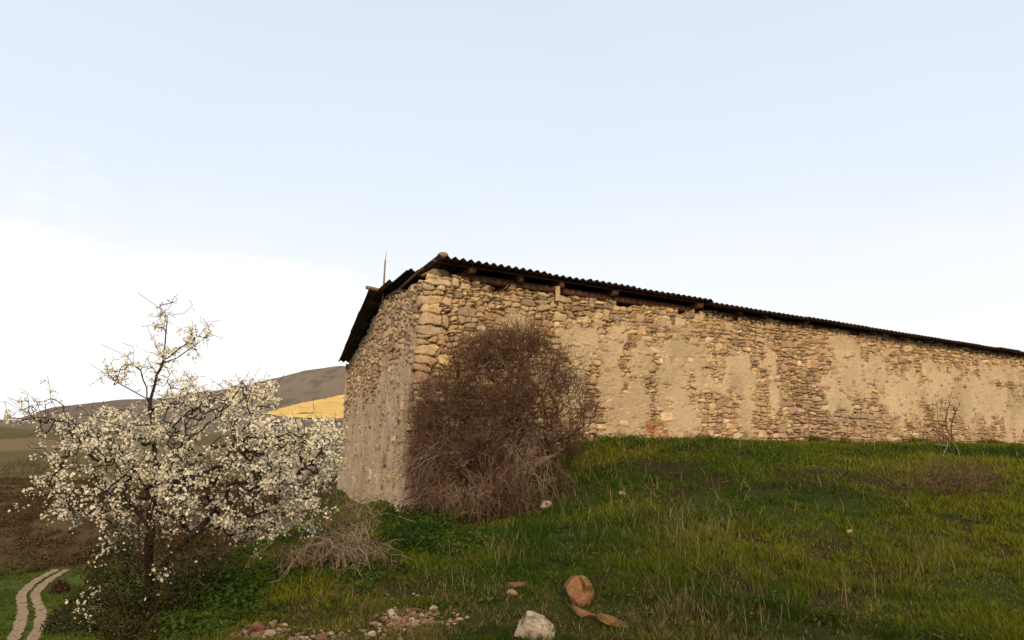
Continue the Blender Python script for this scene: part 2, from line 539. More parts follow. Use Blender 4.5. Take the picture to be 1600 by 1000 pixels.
for i in range(NR_):
    hw_, hh_ = (Rk[i, 1] - Rk[i, 0]) / 2, (Rk[i, 3] - Rk[i, 2]) / 2
    pl_ = []
    for base_, r_ in ((0, hw_), (math.pi / 2, hh_), (math.pi, hw_), (1.5 * math.pi, hh_)):
        tl = pr.normal(0, .17 if abs(math.sin(base_)) < .5 else .09)
        pl_.append((math.cos(base_ + tl), math.sin(base_ + tl), r_))
    for q_ in range(4):
        if pr.uniform() < .55:
            sx, sy = (1, 1, -1, -1)[q_], (1, -1, 1, -1)[q_]
            n_ = np.array([sx / hw_, sy / hh_]); n_ /= np.linalg.norm(n_)
            tt_ = pr.normal(0, .35); n_ = np.array([n_[0] * math.cos(tt_) - n_[1] * math.sin(tt_), n_[0] * math.sin(tt_) + n_[1] * math.cos(tt_)])
            pl_.append((n_[0], n_[1], (abs(n_[0]) * hw_ + abs(n_[1]) * hh_) * pr.uniform(.68, .92)))
    POLY.append(pl_)
hoff = np.clip(pr.normal(0, .014, NR_), -.024, .034)
slope = pr.normal(0, .15, (NR_, 2))
dome = pr.uniform(.0, .008, NR_)
gapw = pr.uniform(.001, .007, NR_)
pal = np.array([[.46, .315, .17], [.53, .375, .205], [.39, .265, .155], [.34, .24, .145], [.38, .235, .145], [.53, .40, .245], [.27, .185, .125], [.45, .295, .155]])
pw = np.array([.20, .18, .18, .10, .09, .13, .04, .08])
scol = pal[pr.choice(len(pal), NR_, p=pw / pw.sum())] * pr.uniform(.74, 1.18, (NR_, 1))
# browner, redder stones low on the far half of the wall
uc = (Rk[:, 0] + Rk[:, 1]) / 2; vc = (Rk[:, 2] + Rk[:, 3]) / 2
cuu = uc + pr.normal(0, .09, NR_) * (Rk[:, 1] - Rk[:, 0]); cvv = vc + pr.normal(0, .07, NR_) * (Rk[:, 3] - Rk[:, 2])
red = sstep(8.0, 10.0, uc) * (1 - sstep(1.0, 2.0, vc)) * pr.uniform(0, .8, NR_)
scol = scol * (1 - red[:, None]) + np.array([.30, .20, .13]) * red[:, None] * pr.uniform(.8, 1.15, (NR_, 1))
su, sv = wall_uv(1023, 668)
scol[(np.abs(uc - su) < .28) & (np.abs(vc - sv) < .14)] = (.33, .13, .055)   # one rust red stone low in the wall

patches = [(905, 530, 44, 44), (818, 512, 24, 22), (955, 610, 26, 75), (985, 640, 34, 48), (1000, 560, 22, 34), (970, 540, 22, 40), (1062, 548, 46, 38), (1052, 625, 34, 58),
           (1150, 585, 34, 44), (1205, 578, 9, 72), (1165, 650, 15, 30), (1085, 655, 18, 35), (1345, 588, 60, 62), (1410, 612, 50, 48), (1320, 540, 22, 36), (1470, 606, 50, 42), (1535, 625, 66, 44),
           (1590, 660, 34, 40), (880, 600, 40, 60), (1650, 650, 80, 50), (1110, 600, 24, 22), (1300, 600, 14, 50), (1560, 585, 40, 20)]
PU = []
for (cx, cy, rx, ry) in patches:
    a_, b_ = wall_uv(cx, cy); a2, _ = wall_uv(cx + rx, cy); a1, _ = wall_uv(cx - rx, cy); _, b2 = wall_uv(cx, cy - ry)
    PU.append((a_, b_, (a2 - a1) / 2, abs(b2 - b_)))

def wall_field(s, z):
    """displacement (m) and colour for wall coordinates"""
    wu = s + .055 * (fbm(s * 2.2, z * 2.2, 51, 3) - .5) * 2 + .02 * (vnoise(s * 9, z * 9, 52) - .5)
    wv = z + .070 * (fbm(s * 1.1, z * 1.6, 53, 3) - .5) * 2 + .022 * (vnoise(s * 8, z * 8, 54) - .5)
    l2 = np.clip(-s / 2.5, 0, 1); wv = wv - l2 * (z - 1.0) * .34; wu = wu + l2 * np.clip(-s, 0, 2.5) * .10
    # every stone is a rounded, slightly turned block; neighbours press against each other
    d1 = np.full(s.shape, 9.0); d2 = np.full(s.shape, 9.0); k = np.zeros(s.shape, np.int32)
    scol_, zrow_ = s[0], z[:, 0]
    for i in range(NR_):
        hw, hh = (Rk[i, 1] - Rk[i, 0]) / 2, (Rk[i, 3] - Rk[i, 2]) / 2
        R_ = 1.5 * max(hw, hh * .9) + .11
        lo_, hi_ = cvv[i] - hh * 1.6 - .12 - hw * .25, cvv[i] + hh * 1.6 + .12 + hw * .25
        if cuu[i] - R_ < 0:
            inv = lambda v: (v - .34) / .66
            lo_, hi_ = min(lo_, inv(lo_)), max(hi_, inv(hi_))
            c0, c1 = np.searchsorted(scol_, (cuu[i] - R_ - .28, cuu[i] + R_))
        else: c0, c1 = np.searchsorted(scol_, (cuu[i] - R_, cuu[i] + R_))
        r0, r1 = np.searchsorted(zrow_, (lo_, hi_))
        if c1 <= c0 or r1 <= r0: continue
        du = wu[r0:r1, c0:c1] - cuu[i]; dv = wv[r0:r1, c0:c1] - cvv[i]
        ca, sa = math.cos(ang[i]), math.sin(ang[i])
        X = du * ca + dv * sa; Y = dv * ca - du * sa
        d = np.zeros_like(X)
        for nx_, ny_, r_ in POLY[i]: np.maximum(d, (nx_ * X + ny_ * Y) / r_, out=d)
        A, B = d1[r0:r1, c0:c1], d2[r0:r1, c0:c1]
        m = d < A
        B[:] = np.where(m, A, np.minimum(B, d)); A[m] = d[m]
        k[r0:r1, c0:c1][m] = i
    u0, u1, v0, v1 = (Rk[k, j] for j in range(4))
    du, dv = wu - cuu[k], wv - cvv[k]
    sz = np.minimum(u1 - u0, v1 - v0) / 2
    e = np.minimum((d2 - d1) * .55, 1.55 - d1) * sz - gapw[k]
    e = e + .008 * (vnoise(s * 34, z * 34, 55) - .5)
    rise = 1 - np.exp(-np.maximum(e, 0) / .0045)
    h = rise * (.044 + hoff[k] + dome[k] * (1 - np.minimum(d1, 1) ** 2)) + rise * (slope[k, 0] * du + slope[k, 1] * dv) * .8
    h = h + rise * .022 * (fbm(s * 9, z * 15, 56, 4, .6) - .5)
    ingap = e < 0
    left = sstep(-.05, -.6, s) if False else np.clip((-s - .05) / .5, 0, 1)
    mort = sstep(.42, .62, fbm(s * .8, z * .8, 57, 3))
    gapd = -.065 + .030 * mort + .026 * left
    h = np.where(ingap, gapd + .010 * (vnoise(s * 22, z * 22, 58) - .5), np.maximum(h, gapd))
    # colour
    c = scol[k] * (.62 + .76 * fbm(s * 7, z * 12, 59, 5, .6))[..., None]
    lich = sstep(.62, .72, fbm(s * 3.1, z * 3.1, 61, 4))[..., None]
    c = c * (1 - .35 * lich) + np.array([.30, .235, .15]) * .35 * lich
    mud = (np.array([.075, .044, .022]) * (1 - mort[..., None]) + np.array([.22, .15, .085]) * mort[..., None])
    gm = sstep(.004, -.002, e) if False else np.clip((.004 - e) / .006, 0, 1)
    c = c * (1 - gm[..., None]) + mud * gm[..., None]
    # plaster
    f = np.full(s.shape, -9.0)
    for (a_, b_, ra, rb) in PU:
        f = np.maximum(f, 1 - np.sqrt(((s - a_) / ra) ** 2 + ((z - b_) / rb) ** 2))
    ragged = (fbm(s * 3.0, z * 3.0, 63, 6, .62) - .5) * 2.2
    M = f + ragged - .22
    # gable wall: remains of render over most of its lower part
    lowz = 1.9 - .12 * np.abs(s)
    Ml = np.clip((lowz - z) * .9, -1.2, .7) + (fbm(s * 1.5, z * 1.5, 65, 5) - .5) * 2.0 + .10
    M = np.where(s < -.25, Ml, M)
    poke = (hash2(k, k * 0 + 3, 9) < np.where(s < -.25, .34, .26)) & (e > .004)
    pm = sstep(0, .035, M)
    pl_h = .036 + .012 * (fbm(s * 5, z * 5, 67, 4) - .5) + .008 * (vnoise(s * 26, z * 26, 68) - .5) - .018 * (1 - sstep(0, .10, M))
    hp = np.where(poke, np.maximum(h, pl_h - .008), np.maximum(pl_h, np.minimum(h, pl_h + .003)))
    h2 = h * (1 - pm) + hp * pm
    pc = np.array([.475, .355, .218]) * (.82 + .36 * fbm(s * 2.0, z * 2.5, 69, 5))[..., None]
    dirt = sstep(.55, .70, fbm(s * 1.2 + 5, z * .7, 71, 4))[..., None]
    pc = pc * (1 - .32 * dirt) + np.array([.24, .17, .10]) * .32 * dirt
    vis = (pm * np.where(poke & (h > pl_h - .006), .25, 1) * np.where(h2 > pl_h + .006, .35, 1))[..., None]
    c = c * (1 - vis) + pc * vis
    # thin render kept between the stones round the patches
    nb = (sstep(-.30, -.04, M) * (1 - pm))
    fill = .020 + .010 * (vnoise(s * 20, z * 20, 75) - .5)
    fm = nb * (h2 < fill)
    h2 = h2 * (1 - fm) + fill * fm
    c = c * (1 - .85 * fm[..., None]) + pc * .85 * fm[..., None] * .92
    # left face: rough vertical wash marks, greyer clay
    lf = left[..., None]
    ru = (fbm(s * 5.0, z * 2.2, 73, 5, .6) - .5)
    h2 = h2 + left * .075 * ru
    c = c * (1 - lf) + (c * np.array([.97, .95, .98])) * lf
    # damp dirty foot
    return h2, c
def ztop(s):
    s = np.asarray(s, float)
    a = np.abs(s)
    left = np.where(a < 4.45, 2.90 + (3.40 - 2.90) * a / 4.45, 3.40 - (3.40 - 2.66) * (a - 4.45) / (WL - 4.45))
    right = np.interp(s, [0, .5, 1.1, 1.9, 2.6, 3.3, 5, 7, 9, 30], [3.06, 3.06, 3.00, 2.93, 2.92, 2.94, 2.95, 2.96, 2.98, 2.98])
    st = hash2(np.floor(s / .23 + .5 * vnoise(s * 2, s * 0, 81)), np.zeros_like(s), 83)
    st2 = hash2(np.floor(s / .41), np.zeros_like(s), 84)
    jag = (st - .5) * .12 + (st2 - .5) * .07 + .025 * (vnoise(s * 16, s * 0, 85) - .5)
    return np.where(s < 0, left + jag * .7, right + jag)
sg = np.concatenate([np.arange(-WL, -4, .030), np.arange(-4, -.2, .020), np.arange(-.2, .2, .011), np.arange(.2, 9, .0125), np.arange(9, 21, .018), np.arange(21, WR, .04)])
zg = np.arange(-1.25, 3.62, .0125)
Sg, Zg = np.meshgrid(sg, zg)
zt = ztop(sg)[None, :]
over = Zg > zt
Zc = np.minimum(Zg, zt)
h, wc = wall_field(Sg, Zg)
# base line rounded at the corner
win = .10
xy = np.zeros(Sg.shape + (2,))
for t in np.linspace(-1, 1, 7): xy += wallp(Sg + t * win, Zc)
xy /= 7
wn_ = np.clip((Sg + .11) / .22, 0, 1); wn_ = wn_ * wn_ * (3 - 2 * wn_)
nn = nL * (1 - wn_[..., None]) + nR * wn_[..., None]
nn /= np.linalg.norm(nn, axis=-1, keepdims=True)
# slow bulges of an old wall
bul = .09 * (fbm(Sg * .35, Zc * .5, 91, 2) - .5)
# hole under the eave near the corner (missing stones)
hu, hv = wall_uv(783, 455)
hole = np.exp(-(((Sg - hu) / .22) ** 2 + ((Zc - hv) / .09) ** 2) ** 2)
lu, lv_ = -1.05, .95
hole2 = np.exp(-(((Sg - lu) / .10) ** 2 + ((Zc - lv_) / .16) ** 2) ** 2)
xy = xy + nn * (h + bul - .25 * hole - .16 * hole2)[..., None]
WV = np.concatenate([xy, Zc[..., None]], -1)
gl = ground_h(WV[0, :, 0], WV[0, :, 1])
nz_, ns = Sg.shape
wi = np.arange(nz_ * ns).reshape(nz_, ns)
q = np.stack([wi[:-1, :-1], wi[:-1, 1:], wi[1:, 1:], wi[1:, :-1]], -1)
o4 = over[:-1, :-1] & over[:-1, 1:] & over[1:, 1:] & over[1:, :-1]
b4 = (Zg[1:, 1:] < (gl - .25)[None, 1:])
q = q[~o4 & ~b4]
WV = WV.reshape(-1, 3)
wc = wc.reshape(-1, 3)
# wall head: cap going inwards
first_over = np.argmax(over, axis=0)
topi = wi[first_over, np.arange(ns)]
T0 = WV[topi]
inn = -nn[first_over, np.arange(ns)]
T1 = T0.copy(); T1[:, :2] += inn * .5
n0 = len(WV)
WV = np.vstack([WV, T1]); wc = np.vstack([wc, np.tile([.25, .18, .11], (ns, 1))])
cap = np.stack([topi[:-1], topi[1:], n0 + np.arange(1, ns), n0 + np.arange(ns - 1)], -1)

bld = empty('stone_barn', (CB[0], CB[1], ZB), 'long old rubble stone barn with patchy clay render and low corrugated roof', 'barn')
m_wall = material('rubble_stone', attr=True, rough=.95, spec=.08, n_scale=26, n_amt=.22, bump=.55, bump_scale=60)
mk('wall', WV, [q, cap], m_wall, wc, bld, smooth=False)
# plain hidden walls at the back so that the inside stays dark
gb = Geo()
A_ = wallp(np.array(-WL), np.array(0.)); B_ = A_ + dR * WR + 0; C_ = wallp(np.array(WR), np.array(0.))
back = [A_, A_ + dR * (WR - .0), C_]
for a_, b_, zt_ in ((back[0], back[1], 2.62), (back[1], back[2], 2.85)):
    gb.add([[a_[0], a_[1], -2], [b_[0], b_[1], -2], [b_[0], b_[1], zt_], [a_[0], a_[1], zt_]], [[0, 1, 2, 3]])
m_back = material('plain_stone', (.36, .27, .16), n_scale=4, n_amt=.4, bump=.6, bump_scale=12)
gb.build('wall', m_back, bld)

# ------------------------------------------------------------------ roof: corrugated sheets
m_roof = material('dark_corrugated_sheet', (.050, .034, .028), rough=.8, spec=.15, n_scale=6, n_amt=.5, bump=.4, bump_scale=30, mottled=((.14, .085, .055), 3.5, .52, .72))
m_timber = material('weathered_timber', (.105, .05, .03), rough=.9, n_scale=9, n_amt=.4, bump=.5, bump_scale=25)
m_timber_pale = material('grey_timber', (.22, .15, .095), rough=.9, n_scale=14, n_amt=.35, bump=.4, bump_scale=40)
E0 = wp3(.06, 2.9, out=.36)[:2]                      # eave corner of the roof in plan
def eave(s): return E0 + dR * s
RUN = 4.72
zr = 3.60
def eave_z(s): return 3.245 - .0105 * s
PITCHW, AMP = .150, .024
def sheet(s0, s1, t0, t1, slopef, over_z, name='roof_sheet', sag=0.0):
    """corrugated sheet between s0..s1 along the eave and t0..t1 up the slope; slopef(s,t)->xyz"""
    nu = max(12, int((s1 - s0) / PITCHW * 10)); nt = 5
    U = np.linspace(s0, s1, nu); Tt = np.linspace(t0, t1, nt)
    V = np.zeros((2, nt, nu, 3))
    for j, t in enumerate(Tt):
        base = np.array([slopef(u, t) for u in U])
        wv_ = AMP * np.cos(2 * math.pi * U / PITCHW)
        base[:, 2] += wv_ + over_z + sag * math.sin(math.pi * j / (nt - 1))
        V[0, j] = base
        b2 = base.copy(); b2[:, 2] -= .009
        V[1, j] = b2
    id_ = np.arange(nt * nu).reshape(nt, nu); off = nt * nu
    f = np.stack([id_[:-1, :-1], id_[:-1, 1:], id_[1:, 1:], id_[1:, :-1]], -1).reshape(-1, 4)
    fs = [f, f[:, ::-1] + off]
    for e in (id_[0], id_[-1], id_[:, 0], id_[:, -1]):
        fs.append(np.stack([e[:-1], e[1:], e[1:] + off, e[:-1] + off], -1))
    return mk(name, V.reshape(-1, 3), [np.vstack(fs)], m_roof, None, bld, smooth=False)
def near_slope(s, t):
    xy = eave(s) + dL * t
    z0 = eave_z(s)
    return np.array([xy[0], xy[1], z0 + (zr - z0) * t / RUN])
RUN2 = 5.9
def far_slope(s, t):
    xy = eave(s) + dL * (RUN + t)
    return np.array([xy[0], xy[1], zr - .03 - (zr - 2.76) * t / RUN2])
s = -.02; k = 0
while s < WR:
    w = PITCHW * 7
    e = s + w + .10
    dz = (k % 2) * .010 + wr.uniform(-.012, .012) - (.065 if k >= 6 else 0)
    droop = wr.uniform(-.11, .06)
    s0_ = [s] * 3 if k else [.0, -.24, -.30]
    sheet(s0_[0], e, -.02 + droop * .6, 1.75, near_slope, dz)
    sheet(s0_[1], e, 1.60, 3.35, near_slope, dz + .014)
    sheet(s0_[2], e, 3.20, RUN + .02, near_slope, dz + .028)
    s += w; k += 1
# far slope: separate verge sheets with a wide overhang, then wider runs
tt = [0, 1.5, 3.0, 4.3, 5.95]
for j in range(4):
    sheet(-.50 - .02 * j + wr.uniform(-.03, .03), .75, tt[j] - .02, tt[j + 1] + .12, far_slope, .016 * (4 - j), sag=-.02)
s = .65
while s < WR:
    sheet(s, s + 4.3, -.02, RUN2, far_slope, .02)
    s += 4.2

# timber
def tb(name, pts, w, h, mat=m_timber, jit=.06, seg=6):
    g_ = Geo(); bar(g_, pts[0], pts[1], w, h, jit=jit, seg=seg); return g_.build(name, mat, bld)
for a_, b_, za, zb_ in ((.62, 6.3, 3.05, 3.015), (6.45, 11.8, 2.99, 2.985), (11.9, 27.5, 2.99, 2.98)):
    tb('wall_plate', (wp3(a_, za, out=-.07), wp3(b_, zb_, out=-.07)), .16, .11, jit=.05, seg=20)
rs = [wall_uv(px, py)[0] for px, py in ((960, 462), (1090, 484), (1155, 493), (1195, 500), (1255, 511))] + [.9, 1.9, 2.8, 12.4, 13.6, 14.8, 16, 17.2, 18.5, 19.8, 21, 22.2, 23.5, 25]
for s_ in rs:
    a_ = near_slope(s_ - .2, .16 + wr.uniform(-.05, .06)); b_ = near_slope(s_ - .2, 4.6)
    a_[2] -= .125; b_[2] -= .13
    tb('rafter', (a_, b_), .11, .11, jit=.08)
for t_ in (.25, 1.7, 3.3):
    a_ = near_slope(-.05, t_); b_ = near_slope(27, t_); a_[2] -= .045; b_[2] -= .045
    tb('purlin', (a_, b_), .06, .035, seg=4)
for t_ in (.6, 2.2, 4.0, 5.5):
    a_ = far_slope(-.35, t_); b_ = far_slope(27, t_); a_[2] -= .05; b_[2] -= .05
    tb('purlin', (a_, b_), .06, .04, seg=4)
# board along the top of the gable, stub of ridge pole sticking out
tb('barge_board', (wp3(-.12, 3.12, outL=.05), wp3(-2.1, 3.22, outL=.05)), .03, .05, m_timber, jit=.03)
tb('barge_board', (wp3(-2.2, 3.20, outL=.03), wp3(-4.3, 3.44, outL=.03)), .03, .10, m_timber, jit=.03)
pa = at(573, 449, 15.9); pb = at(606, 457, 16.5)
tb('ridge_pole', (pa, pb), .07, .07, m_timber_pale, jit=.04)

# pole tied to the gable top
pole_base = at(598, 474, 16.35)
pole = empty('gable_pole', pole_base, 'thin grey pole standing up at the gable top of the stone barn', 'pole')
g_ = Geo(); limb(g_, [pole_base, at(600, 440, 16.32), at(602, 407, 16.32)], [.024, .021, .017], 8)
g_.build('shaft', m_timber_pale, pole)
g_ = Geo(); limb(g_, [at(602, 409, 16.32), at(603, 400, 16.32), at(603.5, 391, 16.32)], [.012, .008, .005], 6)
g_.build('whip', material('dull_metal', (.30, .27, .24), rough=.6), pole)
# short pale stick propped under the eave
su, sv = wall_uv(868, 455)
g_ = Geo(); a_ = wp3(su - .02, 2.80, out=.10); b_ = wp3(su - .06, 3.07, out=.14)
limb(g_, [a_, (a_ + b_) / 2 + .006, b_], [.052, .050, .054], 8)
tag(g_.build('prop_stick', material('pale_wood', (.48, .34, .18), n_scale=20, n_amt=.3)), 'short pale wooden stub propped between the wall top and the eave', 'wooden stub')

# ------------------------------------------------------------------ rocks
def rock_mesh(seed, size, flat=1.0, cuts=9, sub=3, planes=()):
    import bmesh
    bm = bmesh.new(); bmesh.ops.create_icosphere(bm, subdivisions=sub, radius=1.0)
    V = np.array([v.co[:] for v in bm.verts]); Fc = np.array([[v.index for v in f.verts] for f in bm.faces]); bm.free()
    rr_ = np.random.default_rng(seed)
    for _ in range(cuts):
        n = rr_.normal(size=3); n /= np.linalg.norm(n); d = rr_.uniform(.42, .80)
        k = V @ n - d; V = V - np.where(k > 0, k, 0)[:, None] * n
    for n, d in planes:
        n = np.array(n, float); n /= np.linalg.norm(n); k = V @ n - d; V = V - np.where(k > 0, k, 0)[:, None] * n
    V = V * np.array(size) * np.array([1, 1, flat])
    V += (fbm(V[:, 0] * 9 / max(size), V[:, 1] * 9 / max(size) + V[:, 2] * 7 / max(size), seed, 3) - .5)[:, None] * .08 * V
    return V, Fc
def rotz(V, a, tilt=0, ta=0):
    c, s_ = math.cos(a), math.sin(a); M = np.array([[c, -s_, 0], [s_, c, 0], [0, 0, 1]])
    c, s_ = math.cos(tilt), math.sin(tilt); T_ = np.array([[1, 0, 0], [0, c, -s_], [0, s_, c]])
    return V @ T_.T @ M.T
m_rock_w = material('pale_limestone', (.34, .275, .20), n_scale=22, n_amt=.35, bump=.6, bump_scale=40, mottled=((.10, .07, .045), 20, .50, .66))
m_rock_o = material('ochre_stone', (.225, .112, .056), n_scale=14, n_amt=.5, bump=.9, bump_scale=38, mottled=((.12, .07, .04), 18, .55, .72))
m_rock_o2 = material('yellow_ochre_stone', (.22, .12, .045), n_scale=14, n_amt=.5, bump=.9, bump_scale=35, mottled=((.12, .06, .03), 16, .52, .7))
m_rock_t = material('tan_stone', (.27, .195, .12), n_scale=18, n_amt=.3, bump=.5, bump_scale=45)
m_rock_r = material('red_brown_stone', (.16, .075, .045), n_scale=18, n_amt=.3, bump=.5, bump_scale=45)
ROCKS = []
def rock(px, py, wpx, hpx, mat, label, seed, name='rock', cat='rock', group=None, depth_ratio=.8, sink=.25, rot=None, cuts=9, tilt=0, sub=3, lean=0, planes=()):
    """rock whose visible base centre is at the pixel"""
    p = on_ground(px, py)
    sc = p[1] / F / CP
    ROCKS.append((p[0], p[1], wpx * sc / 2))
    V, Fc = rock_mesh(seed, (wpx * sc / 2 * 1.12, wpx * sc / 2 * depth_ratio, hpx * sc / 2 * (1 + sink)), 1, cuts, sub, planes)
    V = rotz(V, rot if rot is not None else seed * 1.7 % 6.28 * .15, tilt)
    if lean:
        c, s_ = math.cos(lean), math.sin(lean); V = V @ np.array([[c, 0, -s_], [0, 1, 0], [s_, 0, c]]).T
    V = V + p + np.array([0, 0, hpx * sc / 2 * (1 - sink)])
    return tag(mk(name, V, [Fc], mat), label, cat, group)
rock(834, 1003, 56, 46, m_rock_w, 'large pale boulder with cracked white top at the bottom edge of the grass', 3, 'boulder', 'boulder', sink=.3, cuts=5, sub=5, rot=0, planes=(((.22, -.40, .88), .48), ((-.75, -.25, .6), .58), ((.5, -.2, .85), .56), ((-.45, -.85, -.10), .45), ((.75, -.5, .3), .72), ((-.9, .1, .35), .78)))
rk = rock(902, 944, 44, 40, m_rock_o, 'orange brown pointed boulder with a split ochre slab, half buried in the grass', 8, 'boulder', 'boulder', sink=.2, cuts=4, sub=5, rot=0, planes=(((-.15, -.95, .25), .70), ((-.80, -.1, .55), .78)))
p = on_ground(914, 942); sc = p[1] / F
V, Fc = rock_mesh(21, (9 * sc, 17 * sc, 19 * sc), 1, 6, 4)
c_, s_ = math.cos(.62), math.sin(.62); V = V @ np.array([[c_, 0, -s_], [0, 1, 0], [s_, 0, c_]]).T + p + np.array([2 * sc, -.07, 25 * sc])
mk('split_slab', V, [Fc], m_rock_o2, None, rk)
rock(912, 964, 46, 13, m_rock_o, 'long flat orange brown stone lying just below the split boulder', 12, cuts=4, sub=4, lean=-.35, rot=0, sink=.1, planes=(((.1, -.3, .95), .35), ((-.9, -.3, 0), .62), ((.85, -.5, 0), .70), ((0, -1, 0), .55)))
rock(962, 980, 54, 13, m_rock_o2, 'long narrow ochre stone in the dark grass right of the split boulder', 14, cuts=4, sub=4, lean=-.32, rot=0, sink=.1, planes=(((-.1, -.35, .93), .40), ((-.85, -.4, 0), .78), ((.9, -.2, 0), .72), ((.2, -1, 0), .5)))
rock(806, 917, 30, 9, m_rock_o, 'flat orange stone left of the split boulder', 16, cuts=4, sub=4, rot=0, sink=.3, planes=(((.1, -.3, .95), .35), ((-.9, -.3, 0), .6), ((.9, -.3, 0), .7)))
rock(800, 932, 20, 10, m_rock_t, 'small tan stone just under the flat orange stone', 17)
rock(973, 775, 15, 9, m_rock_t, 'small round tan stone alone in the grass right of the brown bush', 18)
rock(851, 794, 20, 13, m_rock_w, 'pale mottled stone at the right foot of the brown bush', 19)
rock(1328, 836, 13, 8, m_rock_t, 'small tan stone in the middle of the grass slope', 20)
rock(677, 957, 16, 12, m_rock_w, 'cream stone standing highest in the right of the rubble patch', 31, sink=.2, lean=.2)
rock(611, 967, 12, 15, m_rock_w, 'upright wedge shaped cream stone in the rubble patch', 32, sink=.2, lean=-.4)
rock(617, 955, 8, 6, m_rock_w, 'small cream stone at the top left of the rubble patch', 33)
rock(582, 995, 13, 8, m_rock_w, 'cream stone low at the left end of the rubble patch', 34)
rock(685, 978, 22, 8, m_rock_t, 'flat tan stone at the right end of the rubble patch', 35, cuts=12)
rock(665, 992, 34, 9, m_rock_o, 'wide flat pinkish stone along the bottom of the rubble patch', 36, cuts=12)
rock(649, 982, 10, 8, m_rock_t, 'rounded tan stone in the middle of the rubble patch', 37)
rock(650, 966, 18, 8, m_rock_r, 'flat reddish stone in the centre of the rubble patch', 38, cuts=12)
rock(605, 976, 9, 8, m_rock_o2, 'small yellow ochre stone in the rubble patch', 39)
rock(405, 988, 24, 16, m_rock_r, 'dark reddish stone heaped left of the dead brushwood', 40)
rock(427, 978, 15, 8, m_rock_t, 'grey tan stone beside the dark reddish stone', 41)
rock(367, 998, 18, 10, m_rock_o2, 'small yellowish stone at the bottom edge under the nettles', 42)
rock(420, 996, 20, 10, m_rock_t, 'flat tan stone at the bottom edge by the dark reddish stone', 43, cuts=12)
rock(500, 1000, 26, 10, m_rock_r, 'flat reddish stone at the bottom edge left of the rubble patch', 44, cuts=12)
# stones weighing down the roof
def roof_rock(p, size, label, seed, mat=m_rock_t):
    V, Fc = rock_mesh(seed, size, 1, 8, 3); tag(mk('rock', V + p, [Fc], mat), label, 'rock', None)
p = near_slope(.14, .22); p[2] += .055
roof_rock(p, (.13, .12, .07), 'tan stone weighing down the roof at its front corner', 51)
p = near_slope(-.05, 2.6); p[2] += .08
roof_rock(p, (.15, .12, .085), 'dark stone lying on the roof edge between corner and gable top', 52, m_rock_r)
# loose gravel between the stones
gg = Geo()
for (cx, cy, rx, ry, n) in ((640, 968, 62, 26, 420), (395, 990, 60, 18, 240), (500, 996, 60, 10, 60)):
    for i in range(n):
        px = rng.normal(cx, rx * .55); py = rng.normal(cy, ry * .55)
        if py > 1010: continue
        p = on_ground(px, py, 3, 20)
        r_ = rng.uniform(.008, .026)
        V, Fc = rock_mesh(1000 + i % 12, (r_ * rng.uniform(.9, 1.8), r_, r_ * .6), 1, 6, 1)
        V = rotz(V, rng.uniform(0, 6.28)) + p + np.array([0, 0, r_ * .25])
        c = np.array([[.24, .16, .10], [.20, .105, .065], [.32, .24, .16], [.15, .09, .055]])[rng.integers(4)] * rng.uniform(.7, 1.1)
        gg.add(V, Fc, c)
tag(gg.build('gravel', material('loose_gravel', attr=True, n_scale=40, n_amt=.3)), 'loose small stones scattered on the bare earth', 'gravel', kind='stuff')

# ------------------------------------------------------------------ grass
def blades(P, L, W, C, lean=.35, bend=.5, tipc=1.15):
    N = len(P)
    th = rng.uniform(0, 2 * math.pi, N)
    side = np.stack([np.cos(th), np.sin(th), 0 * th], 1)
    la = rng.uniform(0, 2 * math.pi, N); lm = np.abs(rng.normal(0, lean, N))
    d = np.stack([np.cos(la) * lm, np.sin(la) * lm, np.ones(N)], 1)
    d /= np.linalg.norm(d, axis=1, keepdims=True)
    bd = np.stack([np.cos(la), np.sin(la), -.25 * np.ones(N)], 1) * (rng.uniform(0, 1, N) * bend)[:, None]
    mid = P + d * (L * .55)[:, None]
    tip = P + d * L[:, None] + bd * (L * .6)[:, None]
    hw = (W / 2)[:, None]
    V = np.stack([P - side * hw, P + side * hw, mid - side * hw * .75 + bd * (L * .12)[:, None], mid + side * hw * .75 + bd * (L * .12)[:, None], tip], 1)
    b = np.arange(N)[:, None] * 5
    Q = b + np.array([[0, 1, 3, 2]]); T_ = b + np.array([[2, 3, 4]])
    return V.reshape(-1, 3), Q, T_, np.repeat(C, 5, 0)
def in_building(x, y, m=.06):
    rx_, ry_ = x - CB[0], y - CB[1]
    return ((rx_ * nR[0] + ry_ * nR[1]) < m) & ((rx_ * nL[0] + ry_ * nL[1]) < m + .02)
def ellipse_w(x, y, lst):
    w = np.zeros_like(x)
    for (cx, cy, rx, ry, s_) in lst:
        w = np.maximum(w, s_ * np.exp(-(((x - cx) / rx) ** 2 + ((y - cy) / ry) ** 2)))
    return w
NB = 920000
a_ = rng.uniform(math.radians(-46), math.radians(54), NB)
r_ = np.exp(rng.uniform(math.log(3.6), math.log(30), NB))
x, y = r_ * np.sin(a_), r_ * np.cos(a_)
def gp(px, py): p = on_ground(px, py, 3, 30); return p[0], p[1]
bare = [(*gp(640, 970), .42, .24, 1.0), (*gp(400, 990), .40, .16, 1.0), (*gp(500, 995), .30, .10, .9), (*gp(962, 972), .22, .15, .8), (*gp(600, 830), .5, .3, .4), (*gp(770, 805), .9, .5, .6)]
dryp = [(*gp(1080, 840), .75, .8, .75), (*gp(1000, 800), .6, .8, .45), (*gp(1450, 870), .6, .4, .5), (*gp(790, 855), .30, .35, .55), (*gp(1100, 960), .6, .3, .7), (*gp(1250, 910), .6, .3, .35), (*gp(960, 720), .7, .8, .5), (*gp(1040, 965), .5, .25, .8), (*gp(480, 870), .5, .4, .5), (*gp(560, 940), .4, .3, .3), (*gp(1490, 745), 1.2, .9, .7)]
bw = ellipse_w(x, y, bare)
